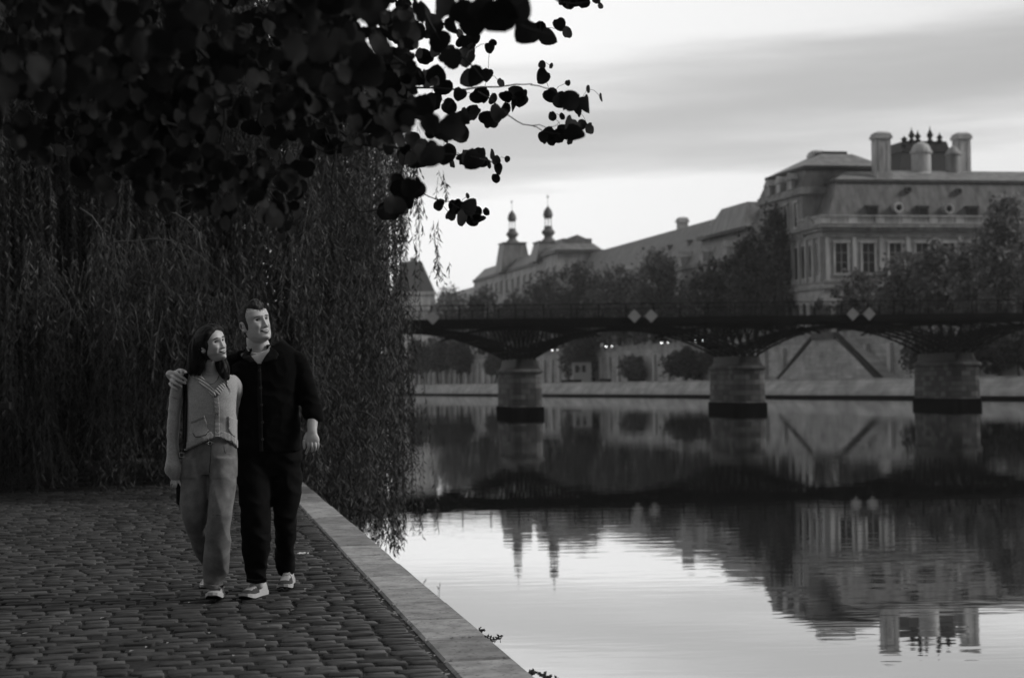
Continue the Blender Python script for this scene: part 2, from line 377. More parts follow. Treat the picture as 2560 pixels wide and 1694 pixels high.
mb.prism([(-.3,-3),(-.3,.35),(.0,.4),(.1,.75),(1.3,2.3),(1.3,2.5),(2.0,2.5),(2.0,-3)], S0, S1, 'y')
o = mb.build('lower_quay_wall', M['wallm']); tag(o, 'long low sloped stone bank wall at the waterline below the palace', 'wall')
mb = MB(BF); mb.box(-.34, -.28, S0, S1, -.5, .34); o2 = mb.build('waterline_stain', M['algae'], o)
mb = MB(BF); mb.box(2.0, 11, S0, S1, -3, 2.49); tag(mb.build('lower_quay', mat('quay_paving', .22, .9, .2, .5)), kind='structure')
mb = MB(BF); mb.box(11.55, 330, S0, S1, -2.9, 7.98); tag(mb.build('street_ground', M['road']), kind='structure')
mb = MB(BF); mb.box(11, 11.5, S0, S1, -2.8, 7.9); mb.box(10.9, 11.6, S0, S1, 7.9, 8.15)
o = mb.build('high_quay_wall', M['wallhi']); tag(o, 'high stone embankment wall carrying the street in front of the palace', 'wall')
mb = MB(BF); mb.box(11.05, 11.45, S0, S1, 8.15, 8.95); mb.box(10.95, 11.55, S0, S1, 8.95, 9.12); mb.build('parapet', M['stone2'], o)
mb = MB(BF); s = -60
while s < 420: mb.box(10.5, 10.99, s, s+.9, 2.4, 7.2); s += 6.2 if s < 120 else 4.6
mb.build('pilasters', M['stone'], o)
# double stair against the high wall
t_ = thing('double_staircase', bk(9, 44.5, 2.5), 'wide pale stone double staircase forming a triangle against the embankment wall', 'staircase')
SC = 46.0
mb = MB(BF); mb.prism([(SC-14.5, 2.45), (SC+14, 2.45), (SC+3, 8.0), (SC-3.2, 8.0)], 7.6, 10.9, 'x'); mb.build('front_wall', M['wallhi'], t_)
mb = MB(BF)
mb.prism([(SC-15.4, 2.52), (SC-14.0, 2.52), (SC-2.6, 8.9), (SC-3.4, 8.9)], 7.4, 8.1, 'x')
o = mb.build('parapet', mat('dark_shade_stair_stone', .04, .9, .3, 1), t_); tag(o, 'sloping parapet of the stair, coloured dark for its shaded recess')  # dark colour stands for the shadow side and the shaded stair recess
mb = MB(BF)
mb.prism([(SC+14.7, 2.52), (SC+14.0, 2.52), (SC+2.6, 8.9), (SC+3.1, 8.9)], 7.4, 8.1, 'x'); mb.build('parapet', mat('grey_shade_stair_stone', .12, .9, .3, 1), t_)  # grey colour paints the recess shade along the other slope
mb = MB(BF); mb.box(7.3, 8.2, SC-3.4, SC+3.1, 8.0, 8.95); mb.build('landing_parapet', mat('landing_shade_stair_stone', .11, .9, .4, 1), t_)  # landing coping toned dark for the same recess shade
# left (south) bank behind the willow
mb = MB(); q = lambda n, s: (-70 - .335*s - n, 120 + s)
vs = []
for (n, z) in ((0,-2.9),(0,2.5),(9,2.5),(9,8),(130,8)):
    for s in (-10, 1200): x, y = q(n, s); vs.append((x, y, z))
mb.add(vs, [(0,1,3,2),(2,3,5,4),(4,5,7,6),(6,7,9,8),(0,2,4,6,8)])
tag(mb.build('left_bank_ground', M['stone2']), kind='structure')
# ================================================================ bridge
PT = Vector((.99, .15, 0)).normalized(); PN = Vector((-.15, .99, 0)).normalized()
P0 = Vector((.62, 151.9, 0)); BRF = Matrix(((PT.x, PN.x, 0, P0.x), (PT.y, PN.y, 0, P0.y), (0,0,1,0), (0,0,0,1)))
SP = 19.35; PX = [-SP*2, -SP, 0, SP, SP*2, SP*3]
BL, BR_ = -SP*3.1, SP*4.2; ZD = 8.12; HW = 5.0
br = thing('bridge', tuple(P0), 'long dark iron arch footbridge on stone piers across the river', 'bridge')
mb = MB(BRF); mb.box(BL, BR_, -HW, HW, ZD-.32, ZD)
for y in (-HW-.02, HW-.28): mb.box(BL, BR_, y, y+.3, ZD-.56, ZD-.33)
for y in (-2.6, 0, 2.6): mb.box(BL, BR_, y-.12, y+.12, ZD-.6, ZD-.34)
k = BL
while k < BR_: mb.box(k, k+.14, -HW+.3, HW-.3, ZD-.52, ZD-.35); k += 1.4
mb.build('deck', M['iron'], br)
for y in (-HW+.06, HW-.06):
    mb = MB(BRF); k = BL; i = 0
    for z, w in ((1.12, .07), (.90, .02), (.74, .02), (.58, .02), (.42, .02), (.26, .02), (.12, .03)): mb.box(BL, BR_, y-w/2, y+w/2, ZD+z-w/2, ZD+z+w/2)
    while k < BR_: mb.box(k-.045, k+.045, y-.05, y+.05, ZD, ZD+1.16); k += 2.36
    mb.build('railing', M['iron'], br)
def arch_z(u, z0=4.75, z1=7.28): return z1 - (z1 - z0) * abs(u)**2.15
for a, b in zip(PX[:-1], PX[1:]):
    mb = MB(BRF); x0, x1 = a + .5, b - .5; n = 16
    for y in (-4.6, -2.3, 0, 2.3, 4.6):
        up = []; lo = []
        for i in range(n+1):
            u = -1 + 2*i/n; x = x0 + (x1-x0)*(i/n); up.append(Vector((x, y, arch_z(u, 5.35, 7.36)))); lo.append(Vector((x, y, arch_z(u))))
        for i in range(n):
            mb.bar(up[i], up[i+1], .12, .14); mb.bar(lo[i], lo[i+1], .14, .17)
            mb.bar(lo[i], up[i+1] if i < n/2 else up[i], .05) ; mb.bar(lo[i], up[i], .06)
            if up[i].z < ZD - 1.0: mb.bar(up[i], (up[i].x, y, ZD-.6), .06)
        # counter arch over the pier
    for i in range(1, n, 2):
        u = -1 + 2*i/n; x = x0 + (x1-x0)*i/n; mb.bar((x, -4.6, arch_z(u)), (x, 4.6, arch_z(u)), .1)
        mb.bar((x, -4.6, arch_z(u)), (x0 + (x1-x0)*(i+1)/n, 0, arch_z(u+2/n)), .06); mb.bar((x, 4.6, arch_z(u)), (x0 + (x1-x0)*(i+1)/n, 0, arch_z(u+2/n)), .06)
    mb.build('arch', M['iron'], br)
for p in PX:
    mb = MB(BRF)
    for y in (-4.6, -2.3, 0, 2.3, 4.6):
        pts = [(p-6.2, y, 6.55), (p-4.6, y, 7.1), (p-2.6, y, 7.4), (p, y, 7.5), (p+2.6, y, 7.4), (p+4.6, y, 7.1), (p+6.2, y, 6.55)]
        for i in range(6): mb.bar(pts[i], pts[i+1], .13, .15)
        for dx in (-1.6, -.55, .55, 1.6): mb.bar((p+dx*.35, y, 4.7), (p+dx, y, 7.5), .12)
        mb.bar((p-2.6, y, 5.6), (p, y, 7.45), .07); mb.bar((p+2.6, y, 5.6), (p, y, 7.45), .07)
    for dx in (-1.2, 1.2): mb.bar((p+dx, -4.6, 5.2), (p+dx, 4.6, 7.4), .07); mb.bar((p+dx, 4.6, 5.2), (p+dx, -4.6, 7.4), .07)
    mb.build('pier_bracing', M['iron'], br)
    def stadium(r, hl, z, n=10):
        out = []
        for k in range(n+1): t = math.pi + math.pi*k/n; out.append((p + r*math.copysign(abs(math.cos(t))**.55, math.cos(t)), -hl + r*math.copysign(abs(math.sin(t))**.55, math.sin(t)), z))
        for k in range(n+1): t = math.pi*k/n; out.append((p + r*math.copysign(abs(math.cos(t))**.55, math.cos(t)), hl + r*math.copysign(abs(math.sin(t))**.55, math.sin(t)), z))
        return out
    def solid(mb, prof):
        rings = [stadium(r, 3.75, z) for r, z in prof]; m_ = len(rings[0]); vs = [v for rg in rings for v in rg]
        fs = [list(range(m_))[::-1], [(len(rings)-1)*m_+k for k in range(m_)]]
        for i in range(len(rings)-1):
            for k in range(m_): fs.append((i*m_+k, i*m_+(k+1)%m_, (i+1)*m_+(k+1)%m_, (i+1)*m_+k))
        mb.add(vs, fs)
    mb = MB(BRF); solid(mb, [(1.36,.72),(1.30,.75),(1.27,2.0),(1.25,3.55),(1.42,3.6),(1.42,3.8),(1.32,3.86)]); pr = mb.build('pier', M['pierm'], br)
    mb = MB(BRF); solid(mb, [(1.42,-3),(1.44,.66),(1.37,.71)]); mb.build('wet_base', M['algae'], pr)
    mb = MB(BRF); solid(mb, [(1.18,3.87),(1.0,4.1),(.85,4.75)]); mb.build('iron_shoe', mat('iron_shoe', .03, .7, .4, 2), pr)
mb = MB(BRF); mb.box(BR_-1, BR_+8, -6, 6, -2.9, ZD-.68); mb.build('abutment', M['stone2'], br)
# diamond navigation signs hung on the near railing
def at_br(px, py):            # point of the plane just in front of the near railing
    o_ = P0 - PN * (HW + .14); d = at(px, py, 1) - Vector((0,0,ZC)); k_ = (o_).dot(PN) / d.dot(PN); return Vector((0,0,ZC)) + d * k_
places = ['alone at the left end, beside the willow', 'left one of the middle pair', 'right one of the middle pair', 'left one of the pair above the staircase', 'right one of the pair above the staircase']
for (px, py), w in zip(((1082,794),(1586,790),(1628,789.5),(2132,785),(2173,784.5)), places):
    c = at_br(px, py); t_ = thing('navigation_sign', tuple(c), 'grey diamond sign on the footbridge railing, ' + w, 'sign', 'diamond signs on the footbridge')
    fr = Matrix(((PT.x, PN.x, 0, c.x), (PT.y, PN.y, 0, c.y), (0,0,1,c.z), (0,0,0,1)))
    mb = MB(fr); r_ = .575; mb.prism([(r_,0),(0,r_),(-r_,0),(0,-r_)], -.03, .02, 'y'); mb.build('panel', M['sign'], t_)
    mb = MB(fr); mb.box(-.03,.03,.021,.08,-.5,.3); mb.box(-.25,.25,.081,.12,.05,.1); mb.build('bracket', M['iron'], t_)

# ================================================================ palace buildings
FT = Vector((-.23, 1, 0)).normalized(); FN = Vector((FT.y, -FT.x, 0)); F0 = Vector((31, 330, 0))
FF = Matrix(((FN.x, FT.x, 0, F0.x), (FN.y, FT.y, 0, F0.y), (0,0,1,0), (0,0,0,1)))   # x inland, y downstream
ff = lambda n, s, z=0: FF @ Vector((n, s, z))
def tD(D): return (D - 330) * 1.0261
def t_px(px): D = 106.9 / ((px - CX) / F + .23); return tD(D)
def window(parent, face, s, z0, w, h, arch=False, proud=.0, frame=True, n0=0.0, mtl=None):
    """face 'river': wall plane n=n0 facing -n, s along; face 'east': wall plane s=n0 facing upstream, s = n coordinate"""
    def P(u, d, z): return (n0 - d, u, z) if face == 'river' else (u, n0 - d, z)
    def bx(m, u0, u1, d0, d1, za, zb):
        a = P(u0, d0, za); b = P(u1, d1, zb); m.box(min(a[0],b[0]), max(a[0],b[0]), min(a[1],b[1]), max(a[1],b[1]), za, zb)
    m = MB(FF)
    if frame:
        bx(m, s-w/2-.28, s-w/2, .01, .16, z0-.1, z0+h); bx(m, s+w/2, s+w/2+.28, .01, .16, z0-.1, z0+h)
        bx(m, s-w/2-.45, s+w/2+.45, .01, .28, z0+h, z0+h+.35); bx(m, s-w/2-.4, s+w/2+.4, .01, .25, z0-.4, z0-.1)
    else: bx(m, s-w/2-.12, s+w/2+.12, .01, .1, z0-.2, z0)
    o = m.build('window', M['stone'], parent)
    m = MB(FF)
    if arch:
        pts = [(s-w/2, z0), (s+w/2, z0)] + [(s+w/2*math.cos(math.pi*k/8), z0+h-w/2+w/2*math.sin(math.pi*k/8)) for k in range(9)]
        m.add([P(u, .03, z) for u, z in pts], [list(range(len(pts)))])
    else:
        m.add([P(s-w/2, .03, z0), P(s+w/2, .03, z0), P(s+w/2, .03, z0+h), P(s-w/2, .03, z0+h)], [(0,1,2,3)])
    m.build('pane', mtl or M['dark'], o)
    if w > 1.3 and not arch:
        m = MB(FF); bx(m, s-.06, s+.06, .035, .08, z0, z0+h)
        for q in (.35, .68): bx(m, s-w/2, s+w/2, .04, .07, z0+h*q-.04, z0+h*q+.04)
        m.build('frame', M['stone2'], o)
def chimney(parent, c, w, d, z0, z1, mtl=None, dome=False):
    m = MB(); fr = FF.copy(); fr.translation = Vector((c.x, c.y, 0)); m.fr = fr
    m.box(-w/2, w/2, -d/2, d/2, z0, z1-1.0); m.box(-w/2-.22, w/2+.22, -d/2-.22, d/2+.22, z1-1.0, z1-.5); m.box(-w/2-.05, w/2+.05, -d/2-.05, d/2+.05, z1-.5, z1-.25)
    m.frus((-w/2-.12, w/2+.12, -d/2-.12, d/2+.12), z1-.25, (-w/3, w/3, -d/3, d/3), z1+.1)
    m.box(-w/2-.18, w/2+.18, -d/2-.18, d/2+.18, z0, z0+1.6)
    for k in (-1, 1): m.box(k*w*.3-.18, k*w*.3+.18, -d/2-.06, -d/2, z0+2.0, z1-1.3)
    return m.build('chimney', mtl or M['stone'], parent)
# --- corner building nearest on the right
s0 = tD(262); s1 = tD(286)
pal = thing('palace', ff(0, s0, 8), 'large stone palace with grey mansard roof and chimneys at the right', 'building')
mb = MB(FF); mb.box(0, 50, s0, s0+18, 7.9, 24.4); mb.box(0, 16, s0+18, s1+14, 7.9, 24.4)
mb.build('wall', brick_mat(.44, 'ashlar_wall', 1.5, .5, .09, .7), pal)
mb = MB(FF)     # string courses, entablature, cornice
for z0_, z1_, pr_ in ((15.9, 16.3, .35), (16.8, 17.1, .2), (23.5, 24.0, .25), (24.4, 24.9, .5), (24.9, 25.35, .9)):
    mb.box(-pr_, 50, s0-pr_, s0, z0_, z1_); mb.box(-pr_, 0, s0, s1, z0_, z1_)
mb.box(0, 50, s0, s0+18, 24.401, 25.5)
mb.build('cornice', M['stone2'], pal)
mb = MB(FF)     # pilasters on both faces
for k in range(9):
    u = .6 + k*4.35
    mb = MB(FF); mb.box(u-.3, u+.3, s0-.22, s0-.001, 17.1, 23.5); mb.build('pilaster', M['stone'], pal)
for k in range(9):
    u = s0 + .7 + k*2.75
    mb = MB(FF); mb.box(-.3, -.001, u-.32, u+.32, 17.1, 23.5); mb.build('pilaster', M['stone'], pal)
for k in range(9):
    window(pal, 'east', .6 + 4.35*(k+.5) + .1, 18.2, 1.9, 4.4, n0=s0)
    window(pal, 'east', .6 + 4.35*(k+.5) + .1, 9.2, 1.9, 4.6, arch=True, frame=False, n0=s0)
for k in range(8):
    window(pal, 'river', s0 + .7 + 2.75*(k+.5), 17.8, 1.25, 4.9, n0=0, frame=False)
    window(pal, 'river', s0 + .7 + 2.75*(k+.5), 9.4, 1.3, 4.6, arch=True, n0=0, frame=False)
mb = MB(FF)     # balustrade
def balustrade(m, face, u0, u1, z0, pl):
    def b(a, c, d0, d1, za, zb):
        if face == 'east': m.box(a, c, pl-d1, pl-d0, za, zb)
        else: m.box(pl-d1, pl-d0, a, c, za, zb)
    b(u0, u1, .15, .5, z0, z0+.18); b(u0, u1, .1, .55, z0+1.05, z0+1.28); u = u0
    while u < u1 - 3:
        b(u, u+1.5, .2, .45, z0+.18, z0+1.05)
        for k in range(6): b(u+1.75+k*.42, u+1.95+k*.42, .22, .42, z0+.18, z0+1.05)
        u += 4.35
balustrade(mb, 'east', -.4, 50, 25.5, s0); balustrade(mb, 'river', s0-.3, s0+9, 25.5, 0)
mb.build('balustrade', M['stone'], pal)
mb = MB(FF)
mb.cur = 0; mb.frus((1.0, 50, s0+.8, s0+18), 25.5, (3.6, 47, s0+3.0, s0+15.5), 32.1)
mb.cur = 1; mb.box(3.3, 47.3, s0+2.7, s0+15.8, 32.1, 32.5)
mb.cur = 2; mb.frus((3.6, 47, s0+3.0, s0+15.5), 32.5, (8, 45, s0+8.5, s0+9.5), 34.6)
rf = mb.build('roof', [mat('palace_slate', .17, .6, .5, 1.1, stretch=(1,1,.22), detail=8), M['slate'], M['zinc']], pal)
# pavilion rising behind the corner on the river side
pa0, pa1 = tD(268.5), tD(286)
mb = MB(FF); mb.box(-.4, 15, pa0, pa1, 24, 30.6); mb.box(-.9, 15.5, pa0-.5, pa1+.5, 30.6, 31.1); mb.box(-.7, 15.3, pa0-.3, pa1+.3, 31.1, 31.7); mb.build('pavilion_wall', M['stone2'], pal)
for k in range(4): window(pal, 'river', pa0 + 2.4 + 4.2*k, 25.9, 1.3, 3.6, n0=-.4)
window(pal, 'east', 5.5, 26.6, 2.6, 1.9, n0=pa0)
mb = MB(FF)
mb.cur = 0; mb.frus((-.5, 15, pa0-.1, pa1+.1), 31.7, (.6, 14, pa0+.9, pa1-.9), 34.6)
mb.cur = 1; mb.box(.3, 14.3, pa0+.6, pa1-.6, 34.6, 35.1)
mb.cur = 2; mb.frus((.5, 14.1, pa0+.8, pa1-.8), 35.1, (5.4, 10.6, pa0+6, pa1-6), 37.6)
mb.cur = 1; mb.box(6, 10, pa0+6.6, pa1-6.6, 37.6, 38.1)
mb.build('roof', [M['slate'], mat('lead_band', .05), M['zinc']], pal)
for k in range(3):     # pedimented dormers on the river side of the pavilion
    s = pa0 + 4 + 4.6*k; mb = MB(FF); mb.box(-.9, .8, s-1.0, s+1.0, 31.7, 33.2); mb.prism([(s-1.3,33.2),(s+1.3,33.2),(s,34.3)], -1.1, .8, 'x'); d_ = mb.build('dormer', M['stone'], pal)
mb = MB(FF); mb.prism([(s0+1.0,24.95),(s0+7.0,24.95),(s0+4.0,27.0)], -.92, -.3, 'x'); mb.build('pediment', M['stone2'], pal)
for px, rad in ((2254, .8), (2395, .8), (2535, .8)):   # round dormer windows in the slate
    c = at(px, 517, 264.5); q = FF.inverted() @ c
    mb = MB(FF); fr = FF @ Matrix.Translation(Vector((q.x, s0+1.0, q.z))) @ Matrix.Rotation(math.pi/2, 4, 'X')
    m2 = MB(fr); m2.lathe([(rad*.62,0),(rad*.62,.5),(rad,.5),(rad,-1.6)], n=20, caps=False); dm = m2.build('dormer', M['stone'], pal)
    m2 = MB(fr); m2.lathe([(rad*.62,.05),(rad*.6,.06)], n=20); m2.build('pane', M['dark'], dm)
    m2 = MB(FF); m2.box(q.x-5.2+.3, q.x-3.4+.3, s0+.9, s0+2.6, 26.0, 28.2); m2.box(q.x-5.1, q.x-3.1, s0+.8, s0+2.6, 28.2, 28.4); dm = m2.build('dormer', M['slate'], pal)
    m2 = MB(FF); m2.box(q.x-4.75, q.x-3.4, s0+.86, s0+.89, 26.3, 28.0); m2.build('pane', M['dark'], dm)
for px in (2290, 2432):
    q = FF.inverted() @ at(px, 470, 265); fr = FF @ Matrix.Translation(Vector((q.x, s0+2.3, q.z))) @ Matrix.Rotation(math.pi/2, 4, 'X')
    m2 = MB(fr); m2.lathe([(.3,.35),(.5,.35),(.55,-.9)], n=14, caps=False); dm = m2.build('vent_dormer', M['slate'], pal)
    m2 = MB(fr); m2.lathe([(.3,.3),(.29,.31)], n=14); m2.build('pane', M['dark'], dm)
def tpx(px, py, D): return at(px, py, D)
chimney(pal, at(2203, 400, 269.5), 2.3, 2.0, 32.0, 39.9)
chimney(pal, at(2042, 400, 281), 2.1, 1.8, 34.0, 38.7)
chimney(pal, at(2404, 400, 286), 2.2, 2.2, 32.0, 41.8)
c = at(2303, 400, 275)
mb = MB(); mb.lathe([(1.9,33.2),(1.9,34.0),(1.5,34.3),(1.5,37.2),(1.75,37.3),(1.75,37.6),(1.55,37.6),(1.45,38.1),(1.1,38.7),(.5,39.0),(.1,39.1)], (c.x,c.y,0), 24); tr = mb.build('roof_turret', M['stone'], pal, smooth=False)
c = at(2383, 400, 276)
mb = MB(); mb.lathe([(1.5,32.6),(1.1,33.6),(1.1,37.0),(1.35,37.1),(1.3,37.3),(.6,38.2),(.05,38.6)], (c.x,c.y,0), 20); mb.build('roof_turret', M['stone2'], pal)
# dark steep roof pavilion behind
q0 = FF.inverted() @ at(2247, 345, 300); q1 = FF.inverted() @ at(2445, 345, 300)
bp_ = thing('palace_pavilion', ff((q0.x+q1.x)/2, q0.y, 8), 'dark steep roofed pavilion with finials rising behind the palace roof', 'building')
mb = MB(FF); mb.box(q0.x, q1.x, q0.y, q0.y+14, 7.95, 36.6); mb.build('wall', M['stone2'], bp_)
mb = MB(FF); mb.cur = 0; mb.frus((q0.x-.3, q1.x+.3, q0.y-.3, q0.y+14.3), 36.6, (q0.x+1.3, q1.x-3.2, q0.y+1.4, q0.y+12.6), 41.0)
mb.cur = 1; mb.frus((q0.x+1.1, q1.x-3.0, q0.y+1.2, q0.y+12.8), 41.0, (q0.x+1.8, q1.x-3.5, q0.y+1.6, q0.y+12.4), 42.9)
mb.build('roof', [mat('dark_slate', .05), mat('lead_crest', .025, .6, .5, 3)], bp_)
for k, f in enumerate((.03, .2, .34, .62, .84)):
    x = q0.x+1.6 + f*(q1.x-q0.x-5); hh = (.9, 2.4, 1.9, 2.6, 1.6)[k]
    mb = MB(FF); mb.lathe([(.5,42.6 if k else 41.0),(.55,43.0 if k else 42.3),(.25,43.3 if k else 42.6),(.6,42.9+hh*.4),(.35,42.9+hh*.6),(.1,42.9+hh*.8),(.05,42.9+hh)], (x, q0.y+1.8, 0), 8); mb.build('finial', mat('lead_finial', .03), bp_)
# --- long gallery wing
g0, g1 = s1 + 14.01, tD(411)
gal = thing('gallery_wing', ff(0, g0, 8), 'long stone gallery wing with sloping grey roof receding behind the trees', 'building')
mb = MB(FF); mb.box(0, 15, g0, g1, 7.95, 22.8); mb.build('wall', M['stone'], gal)
mb = MB(FF); mb.box(-.5, 0, g0, g1, 22.8, 23.6); mb.box(-.2, 0, g0, g1, 15.5, 16); mb.box(0, 15.2, g0, g1, 22.801, 23.6); mb.build('cornice', M['stone2'], gal)
mb = MB(FF); mb.prism([(0.2,23.6),(14.8,23.6),(8.2,32.5),(6.8,32.5)], g0, g1, 'y'); mb.build('roof', mat('gallery_roof', .2, .6, .3, .8, stretch=(1,1,.25), detail=8), gal)
for k in range(17):
    s = g0 + 3 + k*6.1
    window(gal, 'river', s, 10.2, 1.9, 3.9, n0=0, frame=True, mtl=M['slate']); window(gal, 'river', s, 17.3, 1.7, 3.6, n0=0, frame=True, mtl=M['slate'])
    if k % 2 == 0 and k < 12:
        mb = MB(FF); mb.box(-.4, 2.4, s-.9, s+.9, 23.6, 25.3); mb.prism([(s-1.1,25.3),(s+1.1,25.3),(s,26.4)], -.55, 2.8, 'x'); d_ = mb.build('dormer', M['stone'], gal)
    elif k < 10: 
        mb = MB(FF); mb.box(3.2, 4.0, s-.5, s+.5, 24, 28.6); mb.box(3.0, 4.2, s-.7, s+.7, 28.6, 29.0); mb.build('chimney', M['zinc'], gal)
chimney(gal, at(1706, 570, 357), 1.9, 1.7, 31.0, 35.4)
u0 = t_px(1930); u1 = t_px(1790)
mb = MB(FF); mb.cur = 0; mb.frus((2, 14, g0+.0, g0+21), 28.6, (3.5, 12.5, g0+2, g0+15), 33.0); mb.cur = 1; mb.box(2.4, 13, g0+.4, g0+26, 28.2, 28.9)
mb.build('upper_roof', [M['zinc'], M['slate']], gal)
mb = MB(FF); mb.box(3.6, 3.66, g0+1, g0+11, 32.8, 32.86); mb.box(3.6, 3.66, g0+1, g0+11, 32.1, 32.15)
for k in range(6): mb.box(3.6, 3.66, g0+1+k*2, g0+1.06+k*2, 31.3, 32.86)
mb.build('roof_railing', M['slate'], gal)
chimney(gal, ff(5, tD(318)), 2.4, 5.0, 28.5, 31.6)
# --- towers pavilion
w0, w1 = tD(411.5), tD(508)
tw = thing('tower_pavilion', ff(0, w0, 8), 'stone palace block crowned by two slender lantern turrets', 'building')
mb = MB(FF); mb.box(-1.2, 9.5, w0, w0+22, 7.95, 32.6); mb.box(-.6, 9, w0+22, w1, 7.95, 31.5); mb.build('wall', M['stone'], tw)
mb = MB(FF)
for z0_, z1_, p_ in ((32.6, 33.4, .7), (24.0, 24.5, .4), (16, 16.4, .3)):
    mb.box(-1.2-p_, 9.5+p_, w0-p_, w0, z0_, z1_); mb.box(-1.2-p_, -1.2, w0, w0+22, z0_, z1_)
mb.box(-1.0, -.6, w0+22.1, w1, 31.5, 32.2); mb.box(-.9, -.6, w0+22.1, w1, 23.5, 24); mb.build('cornice', M['slate'], tw)
for k in range(14):
    s = w0 + 3 + k*6.6; nn = -1.2 if s < w0+22 else -.6
    for z0_, h_ in ((10, 4), (17.5, 4.6), (26.3, 3.2)): window(tw, 'river', s, z0_, 1.8, h_, n0=nn, mtl=M['slate'])
    mb = MB(FF); mb.box(nn-.45, nn-.001, s+2.6, s+4.0, 16.5, 23.5); mb.build('pilaster', M['stone2'], tw)
mb = MB(FF); mb.cur = 0; mb.frus((-1.4, 9.7, w0-.2, w0+22), 33.4, (.2, 8.0, w0+1.6, w0+20), 35.0); mb.box(.6, 7.8, w0+2, w0+9, 35.0, 36.2)
mb.prism([(2.2,36.2),(6.4,36.2),(4.3,37.1)], w0+2, w0+9, 'y')
mb.frus((-.7, 9, w0+22, w1), 32.2, (2, 6.5, w0+24, w1-3), 35.2)
mb.build('roof', M['zinc'], tw)
for D_, px in ((430, 1371), (470, 1281)):
    c = at(px, 600, D_); q = FF.inverted() @ c; zb = 36.4 if D_ == 430 else 39.4
    mb = MB(FF); mb.frus((q.x-4.2, q.x+4.2, q.y-4.2, q.y+4.2), 31.8, (q.x-3.0, q.x+3.0, q.y-3.0, q.y+3.0), zb); mb.box(q.x-3.25, q.x+3.25, q.y-3.25, q.y+3.25, zb, zb+.35)
    b_ = mb.build('turret_roof', M['zinc'], tw)
    mb = MB(); Z = zb + .35
    mb.lathe([(2.3,Z-.1),(1.5,Z+.5),(.95,Z+1.1),(1.1,Z+1.5),(1.65,Z+2.1),(1.55,Z+2.6),(1.0,Z+3.2),(.98,Z+3.8)], (c.x,c.y,0), 16)
    for k in range(6):
        a_ = math.pi/6 + k*math.pi/3; mb.box(c.x+.84*math.cos(a_)-.09, c.x+.84*math.cos(a_)+.09, c.y+.84*math.sin(a_)-.09, c.y+.84*math.sin(a_)+.09, Z+3.8, Z+5.7)
    mb.lathe([(1.0,Z+5.7),(1.0,Z+6.2),(1.22,Z+6.3),(1.18,Z+6.7),(.95,Z+7.6),(.45,Z+8.3),(.1,Z+8.7),(.05,Z+9.2)], (c.x,c.y,0), 16)
    mb.lathe([(.05,Z+9.2),(.05,Z+11.6)], (c.x,c.y,0), 6); mb.box(c.x-.3, c.x+.3, c.y-.04, c.y+.04, Z+10.8, Z+11.1)
    mb.build('lantern', mat('lantern_lead', .16, .6), b_)
# --- far pavilion beside the willow
fp = thing('far_pavilion', at(1050, 760, 600), 'distant tall slate roofed pavilion showing beside the willow edge', 'building')
qa = FF.inverted() @ at(1000, 700, 600); qb = FF.inverted() @ at(1091, 700, 600)
mb = MB(FF); mb.box(qa.x, qb.x, qa.y, qa.y+20, 7.95, 33); mb.box(qa.x-.4, qb.x+.4, qa.y-.4, qa.y+20.4, 33, 34); mb.build('wall', M['stone'], fp)
mb = MB(FF); mb.frus((qa.x, qb.x, qa.y, qa.y+20), 34, (qa.x+3.5, qb.x-4.0, qa.y+3, qa.y+17), 44.6); mb.build('roof', mat('far_slate', .09), fp)
mb = MB(FF); mb.box(qb.x-7.3, qb.x-5.3, qa.y+5, qa.y+7, 44.6, 46); mb.build('chimney', M['stone2'], fp)
lw = thing('low_wing', ff(0, w1, 8), 'distant lower stone wing behind the farthest trees', 'building')
mb = MB(FF); mb.box(0, 12, w1+.1, w1+70, 7.95, 28); mb.build('wall', M['stone'], lw)
mb = MB(FF); mb.prism([(0,28),(12,28),(8,31.5),(4,31.5)], w1+.1, w1+70, 'y'); mb.build('roof', M['zinc'], lw)

# ================================================================ trees on the far bank
def crown_np(rg, blobs, n, leaf, flat=.5):
    """leaf quads in lumpy shells round blobs [(c, (rx,ry,rz), weight)]"""
    tot = sum(b[2] for b in blobs); P = []
    for c, rad, w in blobs:
        m = int(n * w / tot); d = rg.normal(size=(m, 3)); d /= np.linalg.norm(d, axis=1)[:, None]
        rr_ = rg.uniform(.45, 1.08, size=(m, 1)) ** .6
        P.append(np.array(c) + d * rr_ * np.array(rad))
    P = np.concatenate(P); m = len(P)
    if leaf > .25:      # gather the leaves into sprays with gaps between them
        ns = max(60, m // 26); ctr = P[rg.integers(0, m, ns)]; k_ = rg.integers(0, ns, m); rad = np.mean([b_[1][0] for b_ in blobs])
        P = ctr[k_] + rg.normal(size=(m, 3)) * rad * rg.uniform(.10, .26, size=(ns, 1))[k_] + (P - ctr[k_]) * .10
    a = rg.normal(size=(m, 3)); a /= np.linalg.norm(a, axis=1)[:, None]; b = rg.normal(size=(m, 3)); b -= (a*b).sum(1)[:, None]*a; b /= np.linalg.norm(b, axis=1)[:, None]
    sz = leaf * rg.uniform(.6, 1.3, size=(m, 1)); a = a*sz; b = b*sz*.6
    V = np.stack([P-a, P-b, P+a, P+b], axis=1).reshape(-1, 3); Q = np.arange(4*m).reshape(-1, 4); return V, Q
MLEAF = [leaf_mat('far_leaf', .15, .25), leaf_mat('dark_far_leaf', .075, .2), leaf_mat('grey_far_leaf', .20, .3)]
